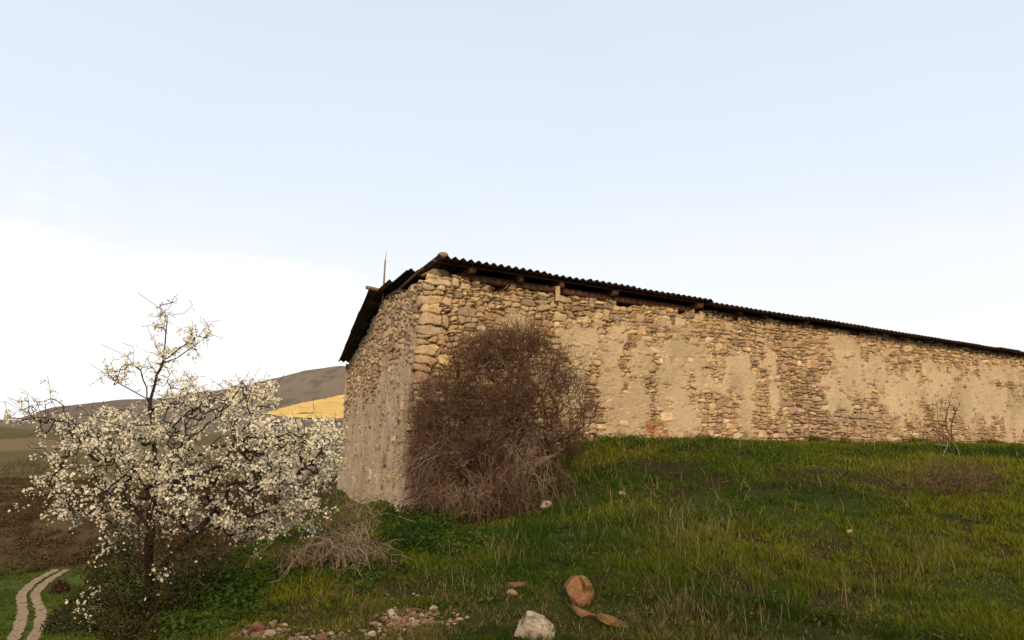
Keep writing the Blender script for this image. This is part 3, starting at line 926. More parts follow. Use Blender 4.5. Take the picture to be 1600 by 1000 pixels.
tuft = .6 * fbm(x * 5.5, y * 5.5, 101, 3) + .4 * fbm(x * 1.6, y * 1.6, 102, 2)
patchy = fbm(x * .7, y * .7, 103, 3)
keep = (~in_building(x, y)) & (rng.uniform(0, 1, NB) > bw * 1.05) & (rng.uniform(0, 1, NB) < .34 + 1.0 * sstep(.34, .58, tuft)) & (rng.uniform(0, 1, NB) < .78 + .6 * patchy)
x, y, r_, bw, tuft, patchy = (v[keep] for v in (x, y, r_, bw, tuft, patchy))
N = len(x)
P = np.stack([x, y, ground_h(x, y) - .01], 1)
dw = .75 * ellipse_w(x, y, dryp)
L = (.024 + .070 * sstep(.36, .66, tuft) * (.45 + patchy) + .025 * rng.uniform(0, 1, N)) * (1 - .6 * bw) * (1 + .35 * dw)
L *= np.where(rng.uniform(0, 1, N) < .03, 1.6, 1) * np.where(r_ > 9, .85, 1)
W = .0046 * np.maximum(1, r_ / 5.5) * rng.uniform(.6, 1.3, N)
hue = fbm(x * .55 + 3, y * .55, 105, 4) + .15 * (rng.uniform(0, 1, N) - .5) + .07 * sstep(7, 14, r_) * sstep(1, 5, x)
cA = np.array([.036, .072, .007]); cB = np.array([.100, .128, .009]); cC = np.array([.155, .158, .014])
w1 = sstep(.32, .55, hue)[:, None]; w2 = sstep(.52, .72, hue)[:, None]
C = (cA * (1 - w1) + cB * w1) * (1 - w2) + cC * w2
nearw = 1 - sstep(4.5, 8.5, r_)
th_ = sstep(.42, .62, fbm(x * 1.1, y * 1.1, 107, 3))
dry = rng.uniform(0, 1, N) < (.04 + .36 * dw + .25 * bw + .42 * nearw * th_)
C = C * (1 - .45 * nearw[:, None] * (1 - hue[:, None]))  # foreground shade painted into the blades, darker towards the camera
C = np.where(dry[:, None], np.array([.20, .145, .062]) * rng.uniform(.5, 1.35, N)[:, None], C)
C *= (.42 + 1.1 * rng.uniform(0, 1, N) ** 1.3)[:, None]
ex, el = [], []                                         # blades crowding round the stones
for (rx_, ry_, rr0) in ROCKS:
    m = 70
    t_ = rng.uniform(0, 2 * math.pi, m); q_ = rr0 * rng.uniform(.75, 1.25, m)
    ex.append(np.stack([rx_ + np.cos(t_) * q_, ry_ - .2 * rr0 + np.sin(t_) * q_ * .85], 1)); el.append(np.minimum(rr0 * .8, .11) * rng.uniform(.4, 1.1, m))
ns_ = 9000
s_ = rng.uniform(3.2, 27, ns_); o_ = .05 + np.abs(rng.normal(0, .12, ns_))
k_ = rng.uniform(0, 1, ns_) < sstep(.38, .62, fbm(s_ * 1.3, s_ * 0, 161, 3))
b_ = CB + dR * s_[k_, None] + nR * o_[k_, None] + LEAN * 1.2
ex.append(b_); el.append(rng.uniform(.05, .20, k_.sum()) * (.5 + vnoise(s_[k_] * 2.1, s_[k_] * 0, 163)))
ex = np.vstack(ex); el = np.concatenate(el); m = len(ex)
P = np.vstack([P, np.column_stack([ex, ground_h(ex[:, 0], ex[:, 1]) - .01])])
L = np.concatenate([L, el]); W = np.concatenate([W, .0042 * np.maximum(1, np.hypot(ex[:, 0], ex[:, 1]) / 5.5)])
C = np.vstack([C, np.array([[.05, .08, .010], [.10, .11, .012], [.20, .15, .06], [.035, .06, .008]])[rng.integers(0, 4, m)] * rng.uniform(.5, 1.2, (m, 1))])
V, Q, T_, Cc = blades(P, L, W, C, .55, .8)
m_grass = material('grass_blades', attr=True, rough=.8, spec=.05, translucent=.25)
tag(mk('grass', V, [Q, T_], m_grass, Cc), 'short green grass covering the slope', 'grass', kind='stuff')

# dry standing stalks
Ps, Ls = [], []
for (cx, cy, rx, ry, n) in ((1085, 835, 70, 40, 420), (1000, 805, 60, 40, 160), (790, 865, 35, 30, 130), (1455, 868, 60, 25, 130), (960, 740, 60, 50, 160), (1100, 955, 120, 40, 200), (900, 830, 60, 40, 90), (1250, 920, 120, 40, 120), (690, 930, 60, 25, 60), (720, 860, 80, 30, 80), (1200, 780, 250, 60, 160), (1480, 745, 60, 30, 300), (880, 770, 40, 40, 120), (1250, 699, 420, 4, 420), (500, 900, 60, 30, 80)):
    for i in range(int(n * .6)):
        px, py = rng.normal(cx, rx * .6), rng.normal(cy, ry * .6)
        if py < 698: continue
        p = on_ground(px, min(py, 1020), 3, 30)
        Ps.append(p); Ls.append(rng.uniform(.08, .26) * (1.25 if rng.uniform() < .15 else 1))
Ps = np.array(Ps); Ls = np.array(Ls)
ok = ~in_building(Ps[:, 0], Ps[:, 1]); Ps = Ps[ok]; Ls = Ls[ok]
Cs = np.array([.30, .225, .10])[None] * rng.uniform(.45, 1.25, (len(Ps), 1))
V, Q, T_, Cc = blades(Ps, Ls, .0030 * np.maximum(1, Ps[:, 1] / 6.5), Cs, .38, .5)
tag(mk('dry_grass', V, [Q, T_], material('dry_stalks', attr=True, rough=.8, translucent=.15), Cc), 'thin straw coloured dry stalks standing in the grass', 'dry grass', kind='stuff')

# ------------------------------------------------------------------ leafy weeds (ground cover)
def leaf_cloud(P, size, C, name_mat=None, droop=.4):
    """leaf = folded quad-pair, random orientation"""
    N = len(P)
    u = rng.normal(size=(N, 3)); u[:, 2] *= droop; u /= np.linalg.norm(u, axis=1, keepdims=True)
    w = rng.normal(size=(N, 3)); w -= (w * u).sum(1, keepdims=True) * u; w /= np.linalg.norm(w, axis=1, keepdims=True)
    s_ = size[:, None]
    V = np.stack([P, P + u * s_ * .5 + w * s_ * .28, P + u * s_, P + u * s_ * .5 - w * s_ * .28], 1).reshape(-1, 3)
    b = np.arange(N)[:, None] * 4
    return V, np.vstack([b + np.array([[0, 1, 2]]), b + np.array([[0, 2, 3]])]), np.repeat(C, 4, 0)
PL, SL, CL = [], [], []
for (cx, cy, rx, ry, n, hgt, cc) in ((655, 845, 52, 26, 4200, .28, (.030, .056, .008)), (730, 845, 60, 16, 1300, .12, (.05, .075, .010)), (350, 935, 52, 28, 3800, .22, (.034, .062, .008)), (300, 985, 34, 20, 1500, .14, (.045, .075, .010)), (455, 900, 36, 18, 900, .12, (.030, .055, .008)), (550, 905, 50, 25, 700, .10, (.04, .064, .010)), (400, 960, 30, 15, 500, .10, (.04, .06, .010)), (985, 690, 60, 10, 1200, .10, (.045, .075, .014)), (1040, 695, 60, 10, 900, .10, (.045, .075, .014)), (900, 700, 25, 25, 700, .2, (.034, .06, .012)), (640, 815, 40, 12, 1500, .3, (.022, .05, .010)), (370, 862, 32, 14, 700, .12, (.07, .095, .015))):
    nc = max(8, n // 45)
    for i in range(nc):
        px, py = rng.normal(cx, rx * .5), rng.normal(cy, ry * .5)
        p = on_ground(px, min(py, 1015), 3, 40)
        if in_building(p[0:1], p[1:2], .1)[0]: continue
        m_ = n // nc
        hh = hgt * rng.uniform(.4, 1.1)
        q_ = p + np.stack([rng.normal(0, .085, m_), rng.normal(0, .085, m_), hh * rng.uniform(.1, 1, m_) ** .8], 1)
        PL.append(q_); SL.append(rng.uniform(.022, .058, m_)); CL.append(np.array(cc) * rng.uniform(.6, 1.4, (m_, 1)) * rng.uniform(.8, 1.2))
for i in range(900):
    a_, r_ = rng.uniform(math.radians(-34), math.radians(37)), math.exp(rng.uniform(math.log(4.2), math.log(16)))
    x_, y_ = r_ * math.sin(a_), r_ * math.cos(a_)
    if fbm(np.array([x_ * .8]), np.array([y_ * .8]), 131, 2)[0] < .47 or in_building(np.array([x_]), np.array([y_]), .1)[0]: continue
    m_ = 16; p = np.array([x_, y_, gz(x_, y_)])
    PL.append(p + np.stack([rng.normal(0, .05, m_), rng.normal(0, .05, m_), rng.uniform(.01, .07, m_)], 1)); SL.append(rng.uniform(.02, .045, m_))
    CL.append(np.array([(.040, .072, .010), (.07, .085, .012), (.055, .05, .018)][i % 3]) * rng.uniform(.6, 1.3, (m_, 1)))
V, T_, Cc = leaf_cloud(np.vstack(PL), np.concatenate(SL), np.vstack(CL))
tag(mk('weeds', V, [T_], material('weed_leaves', attr=True, rough=.8, spec=.06, translucent=.2), Cc), 'dark green leafy weeds covering the foot of the walls', 'weeds', kind='stuff')

# ------------------------------------------------------------------ branching growth
def grow(nodes, parent, targets, K=5, up=.15, jit=.10, follow=.45, maxd=9e9):
    """attach every target to the nearest node by a curved path; returns node arrays"""
    pos = np.zeros((len(nodes) + len(targets) * (K - 1), 3)); par = np.full(len(pos), -1)
    dirs = np.zeros_like(pos)
    n = len(nodes); pos[:n] = nodes; par[:n] = parent
    for i in range(n):
        if par[i] >= 0: dirs[i] = pos[i] - pos[par[i]]
    dn = np.linalg.norm(dirs, axis=1, keepdims=True); dirs = np.where(dn > 0, dirs / np.maximum(dn, 1e-9), np.array([0, 0, 1.0]))
    for t in targets:
        dd = t - pos[:n]
        d2 = (dd * dd).sum(1)
        cs = (dd * dirs[:n]).sum(1) / np.sqrt(d2 + 1e-9)
        j = int(np.argmin(d2 * (1.6 - .6 * cs)))
        L_ = math.sqrt(d2[j])
        if L_ > maxd or L_ < .01: continue
        c1 = pos[j] + dirs[j] * L_ * follow + np.array([0, 0, up * L_])
        prev = j
        for k in range(1, K):
            u = k / (K - 1)
            p = (1 - u) ** 2 * pos[j] + 2 * u * (1 - u) * c1 + u * u * t
            if k < K - 1: p = p + rng.normal(0, jit * L_ / K, 3)
            pos[n] = p; par[n] = prev
            d = p - pos[prev]; dirs[n] = d / (np.linalg.norm(d) + 1e-9)
            prev = n; n += 1
    return pos[:n], par[:n]
def counts(par):
    n = len(par); c = np.zeros(n); has = np.zeros(n, bool)
    has[par[par >= 0]] = True
    c[~has] = 1
    for i in range(n - 1, -1, -1):
        if par[i] >= 0: c[par[i]] += c[i]
    return c
def branch_mesh(pos, par, rad, sides_thin=3, sides_thick=7, thr=.012):
    """each edge is a short tapered tube; joints overlap"""
    i = np.where(par >= 0)[0]; j = par[i]
    P = np.stack([pos[j], pos[i]], 1); R = np.stack([np.minimum(rad[j], rad[i] * 1.6), rad[i]], 1)
    g_ = Geo(); ids = []
    for sel, sd in ((R[:, 1] < thr, sides_thin), (R[:, 1] >= thr, sides_thick)):
        if sel.any():
            V, Q = tubes(P[sel], R[sel], sd); g_.add(V, Q); ids.append(np.repeat(i[sel], 2 * sd))
    return np.concatenate(g_.V), np.concatenate([np.concatenate(f) for f in g_.F.values()]), np.concatenate(ids)
def spray(pos, par, start, n, length, upw, spread, ok=None):
    """n short two-segment side shoots leaving random nodes, all at once"""
    j = rng.integers(start, len(pos), n)
    if ok is not None: j = j[ok(pos[j])]
    d = pos[j] - pos[np.maximum(par[j], 0)]; d /= np.linalg.norm(d, axis=1, keepdims=True) + 1e-9
    d = d + rng.normal(0, spread, d.shape) + np.array([0, 0, upw]); d /= np.linalg.norm(d, axis=1, keepdims=True)
    L_ = length * rng.uniform(.4, 1.3, (len(j), 1))
    p1 = pos[j] + d * L_ * .5
    d2 = d + rng.normal(0, .35, d.shape) + np.array([0, 0, upw * .5]); d2 /= np.linalg.norm(d2, axis=1, keepdims=True)
    p2 = p1 + d2 * L_ * .5
    g0 = ground_h(p2[:, 0], p2[:, 1]) + .01; p2[:, 2] = np.maximum(p2[:, 2], g0)
    k = ~in_building(p2[:, 0], p2[:, 1], .05); p1, p2, j = p1[k], p2[k], j[k]
    n0, m = len(pos), len(j)
    pos = np.vstack([pos, p1, p2]); par = np.concatenate([par, j, n0 + np.arange(m)])
    return pos, par
def skeleton(limbs):
    """limbs: list of (points, index of limb it leaves from or None)"""
    nodes, par = [], []
    for pts in limbs:
        pts = np.asarray(pts, float)
        seg = np.linalg.norm(np.diff(pts, axis=0), axis=1); L_ = np.concatenate([[0], np.cumsum(seg)])
        m_ = max(3, int(L_[-1] / .08)); t = np.linspace(0, L_[-1], m_)
        P = np.stack([np.interp(t, L_, pts[:, k]) for k in range(3)], 1)
        if len(P) > 4:
            for _ in range(2): P[1:-1] = (P[:-2] + 2 * P[1:-1] + P[2:]) / 4
        P[1:-1] += rng.normal(0, .008, P[1:-1].shape)
        if nodes:
            d = ((np.array(nodes) - P[0]) ** 2).sum(1); pj = int(np.argmin(d)); start = 0
        else: pj = -1
        for p in P:
            nodes.append(p); par.append(pj); pj = len(nodes) - 1
    return np.array(nodes), np.array(par)

# ---- blossoming tree
TY = 7.5
def tp(px, py, dy=0.0): return at(px, py, TY + dy)
base = on_ground(233, 968, 4, 12)
TY = base[1]
L0 = [
    [base - np.array([0, 0, .12]), tp(235, 900), tp(232, 845, .05), tp(240, 785, .1), tp(244, 725, .1), tp(239, 665, .1), tp(233, 632, .1), tp(240, 592, .1), tp(256, 562, .1)],
    [tp(233, 632, .1), tp(228, 600, 0), tp(216, 572, -.1), tp(190, 552, -.2), tp(158, 538, -.25)],
    [tp(228, 622, .1), tp(200, 606, .25), tp(185, 600, .3), tp(160, 578, .4), tp(140, 568, .4)],
    [tp(256, 562, .1), tp(261, 528, .1), tp(262, 498, .1), tp(246, 478, .1), tp(216, 458, .1)],
    [tp(262, 498, .1), tp(243, 475, .1), tp(258, 474, .05), tp(276, 470, 0)],
    [tp(256, 562, .1), tp(275, 548, -.1), tp(300, 530, -.2), tp(332, 506, -.3)],
    [tp(258, 566, .1), tp(285, 555, .2), tp(310, 538, .3), tp(334, 524, .4)],
    [tp(256, 562, .1), tp(243, 545, .2), tp(236, 520, .3), tp(230, 508, .3)],
    [base - np.array([-.05, .03, .12]), tp(246, 903, -.1), tp(270, 868, -.25), tp(288, 844, -.35), tp(315, 823, -.4), tp(350, 813, -.5), tp(400, 806, -.5), tp(450, 790, -.4), tp(500, 770, -.3)],
    [tp(240, 775, .1), tp(258, 752, .2), tp(285, 740, .4), tp(330, 700, .7), tp(372, 650, .9), tp(395, 600, 1.0), tp(408, 572, 1.0)],
    [tp(236, 850, .05), tp(205, 830, -.1), tp(190, 845, -.2), tp(171, 814, -.3), tp(141, 799, -.5), tp(87, 796, -.7), tp(25, 782, -.8)],
    [tp(236, 830, .05), tp(195, 770, .2), tp(150, 745, .4), tp(108, 734, .5), tp(70, 700, .6), tp(45, 690, .6)],
    [tp(240, 780, .1), tp(205, 725, .3), tp(180, 694, .5), tp(157, 678, .6), tp(98, 672, .7), tp(60, 650, .7), tp(-10, 622, .7)],
    [tp(98, 672, .7), tp(78, 655, .7), tp(76, 640, .7), tp(50, 620, .7), tp(30, 606, .7)],
    [tp(242, 740, .1), tp(290, 690, -.3), tp(340, 650, -.6), tp(370, 615, -.7), tp(390, 580, -.8)],
    [tp(240, 760, .1), tp(320, 740, -.3), tp(400, 700, -.6), tp(470, 680, -.7), tp(535, 672, -.7)],
    [tp(330, 700, .7), tp(400, 690, .8), tp(455, 670, .8), tp(510, 660, .8)],
    [tp(300, 832, -.4), tp(380, 770, .1), tp(440, 740, .3), tp(500, 715, .3)],
    [tp(233, 640, .1), tp(270, 630, -.2), tp(300, 610, -.3), tp(325, 600, -.4)],
]
nodes, par = skeleton(L0)
crown = [(300, 690, 130, 75, 130, .75), (430, 712, 85, 55, 140, .65), (200, 715, 110, 65, 110, .7), (100, 705, 62, 40, 32, .6), (480, 718, 52, 52, 66, .5), (395, 620, 42, 36, 40, .5),
         (285, 615, 48, 36, 34, .4), (345, 785, 115, 42, 100, .6), (130, 800, 85, 36, 36, .5), (470, 765, 48, 45, 60, .4), (40, 655, 42, 24, 12, .4), (60, 770, 48, 30, 20, .4), (240, 590, 20, 26, 8, .2),
         (265, 555, 20, 25, 10, .2), (310, 528, 24, 18, 14, .2), (185, 580, 36, 22, 16, .3), (255, 495, 14, 30, 10, .12), (60, 632, 50, 16, 8, .3), (515, 688, 26, 26, 20, .3), (215, 560, 24, 14, 5, .2), (160, 660, 50, 20, 18, .4), (440, 825, 60, 14, 30, .3), (360, 835, 60, 14, 20, .3), (250, 820, 70, 25, 24, .4)]
tg = []
for (cx, cy, rx, ry, n, dz) in crown:
    for i in range(n):
        a_, u = rng.uniform(0, 6.283), math.sqrt(rng.uniform(0, 1))
        tg.append(tp(cx + rx * u * math.cos(a_), cy + ry * u * math.sin(a_), rng.normal(0, dz)))
tg = np.array(tg); d0 = ((tg - tp(240, 760)) ** 2).sum(1); tg = tg[np.argsort(d0)]
pos, par = grow(nodes, par, tg, 6, .10, .45, .35)
# short spurs
cnt = counts(par)
thin = np.where((cnt <= 4) & (np.arange(len(pos)) > len(nodes)))[0]
sp = rng.choice(thin, 1900)
tg2 = pos[sp] + rng.normal(0, .075, (1900, 3)) + np.array([0, 0, .03])
pos, par = grow(pos, par, tg2, 3, .1, .3, .3)
pos, par = spray(pos, par, len(nodes), 1500, .12, .25, .6, lambda p: (p[:, 0] > -4.4) & (p[:, 2] < tp(0, 640)[2]))
cnt = counts(par)
rad = .0023 * cnt ** .385
rad = np.minimum(rad, .052)
tree = empty('blossom_tree', base, 'gnarled fruit tree covered in white spring blossom at the left of the barn', 'tree')
V, Q, ids = branch_mesh(pos, par, rad)
cb = np.array([.042, .027, .020])[None] * (.7 + .6 * vnoise(V[:, 0] * 20, V[:, 2] * 20 + V[:, 1] * 9, 7))[:, None]
m_bark = material('bark', attr=True, n_scale=30, n_amt=.35, bump=.6, bump_scale=70)
mk('trunk', V, [Q], m_bark, cb, tree)
# flowers
cand = np.where((cnt <= 6) & (np.arange(len(pos)) >= len(nodes)))[0]
ppx = 800 + F * CP * pos[cand, 0] / pos[cand, 1]; hz_ = pos[cand, 2]
zc_hi = tp(240, 600)[2]
dens = np.where(hz_ > zc_hi, .95, 1.0) * np.where(ppx < 110, .45, 1.0) * (.22 + 1.3 * sstep(.38, .60, fbm(pos[cand, 0] * 4.0, pos[cand, 2] * 4.0 + pos[cand, 1] * 2, 15, 2)))
sel = cand[rng.uniform(0, 1, len(cand)) < .64 * dens]
FP = []
for j in sel:
    m_ = rng.integers(3, 10) if rng.uniform() < .55 else rng.integers(1, 4)
    if pos[j, 2] > zc_hi: m_ = min(m_, 4)
    q0 = pos[j]; q1 = pos[par[j]]
    FP.append(q0 + (q1 - q0) * rng.uniform(-.2, 1.2, (m_, 1)) + rng.normal(0, .018, (m_, 3)))
FP = np.vstack(FP)
def flowers(FP, rmin=.007, rmax=.0145):
    N = len(FP)
    ax = rng.normal(size=(N, 3)) + np.array([0, -.35, .35]); ax /= np.linalg.norm(ax, axis=1, keepdims=True)
    a1 = np.cross(ax, rng.normal(size=(N, 3))); a1 /= np.linalg.norm(a1, axis=1, keepdims=True); a2 = np.cross(ax, a1)
    r_ = rng.uniform(rmin, rmax, N)[:, None]
    Vs = [FP]
    for k in range(5):
        a_ = k * 2 * math.pi / 5
        for da, rr_ in ((-.52, .85), (0, 1.08), (.52, .85)):
            Vs.append(FP + r_ * rr_ * (math.cos(a_ + da) * a1 + math.sin(a_ + da) * a2) + ax * r_ * .38)
    V = np.stack(Vs, 1).reshape(-1, 3)
    b = np.arange(N)[:, None] * 16
    Q = np.vstack([b + np.array([[0, 1 + 3 * k, 2 + 3 * k, 3 + 3 * k]]) for k in range(5)])
    C = np.tile(np.array([.88, .81, .67]), (N, 1)) * rng.uniform(.82, 1.06, (N, 1))
    C = np.repeat(C, 16, 0); C[::16] *= np.array([.85, .75, .45])
    return V, Q, C
V, Q, C = flowers(FP)
m_petal = material('petals', attr=True, rough=.8, spec=.05, translucent=.18)
mk('blossom', V, [Q], m_petal, C, tree)

# ---- olive undergrowth shrub around the trunk foot
def shrub(name, label, cat, base, limbs, ells, yc, K, up, jit, rt, colf, sp_n=0, sp_len=.08, expo=.42, rmax=.03, order=None, group=None, mat=None, partname='twigs', follow=.4, sprays=(), gaps=0):
    nodes, par = skeleton(limbs)
    tg = []
    for (cx, cy, rx, ry, n, dz, dy) in ells:
        for i in range(n):
            a_, u = rng.uniform(0, 6.283), rng.uniform(0, 1) ** .5
            tg.append(at(cx + rx * u * math.cos(a_), cy + ry * u * math.sin(a_), yc + dy + np.clip(rng.normal(0, dz), -2 * dz, 2 * dz)))
    tg = np.array(tg); tg = tg[np.argsort(((tg - base) ** 2).sum(1))]
    gmin = ground_h(tg[:, 0], tg[:, 1]); tg[:, 2] = np.maximum(tg[:, 2], gmin + .03)
    ins = in_building(tg[:, 0], tg[:, 1], .10)
    if gaps: ins |= fbm(tg[:, 0] * 2.6, tg[:, 2] * 2.6 + tg[:, 1] * 1.3, 141, 3) < gaps
    tg = tg[~ins]
    pos, par = grow(nodes, par, tg, K, up, jit, follow)
    if sp_n:
        j = rng.integers(len(nodes), len(pos), sp_n)
        t2 = pos[j] + rng.normal(0, sp_len, (sp_n, 3)) + np.array([0, 0, sp_len * .5])
        t2 = t2[~in_building(t2[:, 0], t2[:, 1], .06)]
        pos, par = grow(pos, par, t2, 3, .1, .35, .5)
    for sp_ in sprays: pos, par = spray(pos, par, *([len(nodes)] + list(sp_)))
    cnt = counts(par); rad = np.minimum(rt * cnt ** expo, rmax)
    root = empty(name, base, label, cat, group)
    V, Q, ids = branch_mesh(pos, par, rad, 3, 6, .010)
    mk(partname, V, [Q], mat, colf(V, cnt[ids]), root)
    return root, pos, cnt, len(nodes)
m_twig = material('twig_bark', attr=True, rough=.85, spec=.12)
b2 = on_ground(240, 985, 4, 12); UY = b2[1] - .1
lim = [[b2, at(px, py, UY + dy)] for px, py, dy in ((180, 880, .2), (150, 930, -.2), (210, 840, .1), (290, 880, .2), (320, 920, 0), (250, 900, -.3), (140, 980, -.2), (200, 930, -.4), (330, 870, .5))]
def col_under(V, c): return np.array([.060, .048, .022])[None] * (.6 + .8 * vnoise(V[:, 0] * 9, V[:, 2] * 9, 3))[:, None]
ush, pos2, cnt2, n2 = shrub('undergrowth_shrub', 'olive green leafy shrub around the foot of the blossom tree', 'shrub', b2, lim,
    [(175, 905, 42, 55, 150, .3, .1), (300, 915, 40, 55, 130, .3, .35), (165, 960, 50, 40, 100, .3, -.1), (240, 985, 90, 26, 120, .3, -.3), (185, 840, 32, 30, 40, .25, .1), (325, 870, 36, 35, 60, .3, .4), (240, 930, 45, 55, 110, .2, .2), (260, 870, 40, 40, 50, .2, .4)], UY, 5, .15, .4, .0022, col_under, 500, .08, mat=m_twig)
j = rng.choice(np.where(cnt2 <= 5)[0], 14000)
Pn = pos2[j] + rng.normal(0, .035, (14000, 3))
cl = np.array([[.036, .040, .009], [.026, .032, .008], [.062, .054, .015], [.042, .030, .013]])[rng.integers(0, 4, 14000)] * rng.uniform(.6, 1.3, (14000, 1))
V, T_, Cc = leaf_cloud(Pn, rng.uniform(.014, .034, 14000), cl, droop=.8)
mk('foliage', V, [T_], D.materials['weed_leaves'], Cc, ush)
xs = 800 + F * CP * pos2[:, 0] / pos2[:, 1]; pys = 709 - F * pos2[:, 2] / pos2[:, 1]
for_f = np.where((cnt2 <= 4) & (((np.abs(xs - 165) < 28) & (np.abs(pys - 925) < 26)) | ((np.abs(xs - 185) < 32) & (np.abs(pys - 845) < 26)) | ((np.abs(xs - 285) < 20) & (np.abs(pys - 885) < 10)) | (rng.uniform(0, 1, len(xs)) < .03)))[0]
f2 = pos2[rng.choice(for_f, min(420, len(for_f) * 2))]
V, Q, C = flowers(f2 + rng.normal(0, .02, f2.shape))
mk('blossom', V, [Q], m_petal, C, ush)

# ---- big bare brown bush in front of the wall
b3 = on_ground(772, 812, 5, 14); BY = b3[1] + .15
lim = []
for i in range(26):
    a_ = rng.uniform(-1.15, 1.15); ln = rng.uniform(.5, 1.0)
    ex = 772 + 150 * math.sin(a_) * ln; ey = 800 - 262 * math.cos(a_) * ln
    dy = rng.normal(0, .5)
    lim.append([b3 + np.array([rng.normal(0, .10), rng.normal(0, .10), -.05]), at(772 + (ex - 772) * .35, 800 + (ey - 800) * .5, BY + dy * .4), at(ex, ey, BY + dy)])
lim.append([b3, at(735, 690, BY), at(715, 580, BY - .1), at(685, 535, BY - .2)])
lim.append([b3, at(800, 680, BY), at(870, 600, BY + .1), at(925, 590, BY + .2)])
lim.append([b3, at(840, 680, BY), at(900, 635, BY + .1), at(940, 650, BY + .1)])
def col_bush(V, c):
    hgt = sstep(b3[2] + .5, b3[2] + 2.6, V[:, 2] + .5 * (vnoise(V[:, 0] * 3, V[:, 2] * 3, 24) - .5))[:, None]
    n = sstep(.35, .7, vnoise(V[:, 0] * 7, V[:, 2] * 7 + V[:, 1] * 4, 4))[:, None]
    r_ = sstep(.5, .8, vnoise(V[:, 0] * 2.2 + 5, V[:, 2] * 2.2 + V[:, 1] * 2, 34))[:, None]
    red = np.array([.108, .058, .034]); olive = np.array([.108, .060, .032]); grey = np.array([.125, .076, .050])
    c_ = red * (1 - n) + grey * n
    c_ = c_ * (1 - hgt * .8) + olive * hgt * .8
    c_ = c_ * (1 - .2 * r_) + np.array([.13, .040, .026]) * .2 * r_
    return c_ * (.45 + 1.1 * hash2((V[:, 0] * 45).astype(int), (V[:, 2] * 45).astype(int), 5))[:, None]
bush, pb_, cb_, nb_ = shrub('brown_bush', 'large bare reddish brown bush in front of the barn corner', 'bush', b3, lim,
    [(775, 650, 125, 110, 1500, .45, 0), (790, 580, 85, 62, 900, .38, 0), (720, 640, 72, 70, 700, .35, -.1), (860, 640, 66, 72, 700, .35, .2), (695, 735, 62, 68, 900, .35, -.1), (790, 745, 95, 62, 900, .35, -.1), (865, 690, 50, 36, 110, .35, .2), (740, 780, 75, 30, 260, .3, -.25), (665, 650, 28, 40, 220, .2, -.2), (915, 660, 24, 50, 180, .2, .1), (820, 535, 40, 26, 240, .25, 0), (745, 550, 40, 30, 200, .25, 0), (885, 575, 26, 30, 70, .2, .1)],
    BY, 5, .03, .28, .0015, col_bush, 3000, .075, mat=m_twig, rmax=.022, follow=.22, expo=.37, gaps=.405, sprays=((9000, .30, .25, .45), (8000, .15, .10, .7), (11000, .24, -.40, .6, lambda p: p[:, 2] < b3[2] + 1.2)))
# buds on the upper twigs
j = rng.choice(np.where((cb_ <= 3) & (pb_[:, 2] > b3[2] + 1.1))[0], 3000)
cl = np.array([[.12, .072, .030], [.14, .070, .036], [.10, .075, .026]])[rng.integers(0, 3, 3000)] * rng.uniform(.6, 1.25, (3000, 1))
V, T_, Cc = leaf_cloud(pb_[j] + rng.normal(0, .008, (3000, 3)), rng.uniform(.010, .022, 3000), cl, droop=.9)
mk('buds', V, [T_], D.materials['weed_leaves'], Cc, bush)
# pale dead twigs hanging at the foot of the bush
PP = []
for (cx, cy, rx, ry, n, ox, oy) in ((680, 700, 22, 30, 60, -22, 50), (760, 765, 60, 22, 170, 0, 34), (690, 760, 36, 26, 110, -6, 36), (830, 735, 36, 26, 60, 8, 34), (790, 700, 70, 40, 90, 0, 36)):
    for i in range(n):
        px, py = rng.normal(cx, rx * .6), rng.normal(cy, ry * .6); dy = -.35 + rng.normal(0, .22)
        dx = rng.normal(ox, 22); dl = abs(rng.normal(oy, 16))
        a_ = at(px, py, BY + dy); c_ = at(px + dx, min(py + dl, 822), BY + dy - .12)
        c_[2] = max(c_[2], gz(c_[0], c_[1]) + .01)
        m_ = (a_ + c_) / 2 + np.array([dx * .0015, 0, .08])
        t = np.linspace(0, 1, 6)[:, None]
        pth = (1 - t) ** 2 * a_ + 2 * t * (1 - t) * m_ + t * t * c_ + rng.normal(0, .012, (6, 3))
        PP.append(pth)
PP = np.array(PP); RR_ = np.linspace(1, .55, 6)[None] * rng.uniform(.0018, .0038, (len(PP), 1))
V, Q = tubes(PP, RR_, 3)
cc = np.repeat(np.array([[.27, .18, .12], [.17, .09, .06], [.34, .25, .17]])[rng.integers(0, 3, len(PP))], 18, 0)
tag(mk('dead_twigs', V, [Q], m_twig, cc, bush), kind='stuff')

# ---- dead pale brushwood left of the bush
b4 = on_ground(515, 893, 5, 14); QY = b4[1]
root = empty('dead_brushwood', b4, 'pale dead brushwood heap lying below the gable wall', 'brushwood')
cn, cp_ = [], []
def cane(p0, p1, p2, n=12):
    base_i = len(cn)
    for k in range(n):
        t = k / (n - 1)
        p = (1 - t) ** 2 * p0 + 2 * t * (1 - t) * p1 + t * t * p2 + rng.normal(0, .012, 3)
        p[2] = max(p[2], gz(p[0], p[1]) + .015)
        cn.append(p); cp_.append(-1 if k == 0 else base_i + k - 1)
for i in range(34):
    ox, oy = rng.normal(512, 40), rng.normal(836, 10)
    dy = rng.normal(-.05, .22)
    o0 = at(ox, oy + 22, QY + .15 + dy * .4); o0[2] = gz(o0[0], o0[1])
    th = rng.uniform(-1.05, .9)
    ex, ey = ox + 74 * th + rng.normal(0, 24), 862 + 34 * rng.uniform(0, 1) ** .7 * (1 - .3 * abs(th)) - (6 if th > 0 else 0)
    e_ = at(ex, ey, QY - .15 + dy - .25 * (1 - abs(th)))
    m_ = at(ox + 36 * th, oy - rng.uniform(5, 34), QY + dy * .7)
    cane(o0, m_, e_)
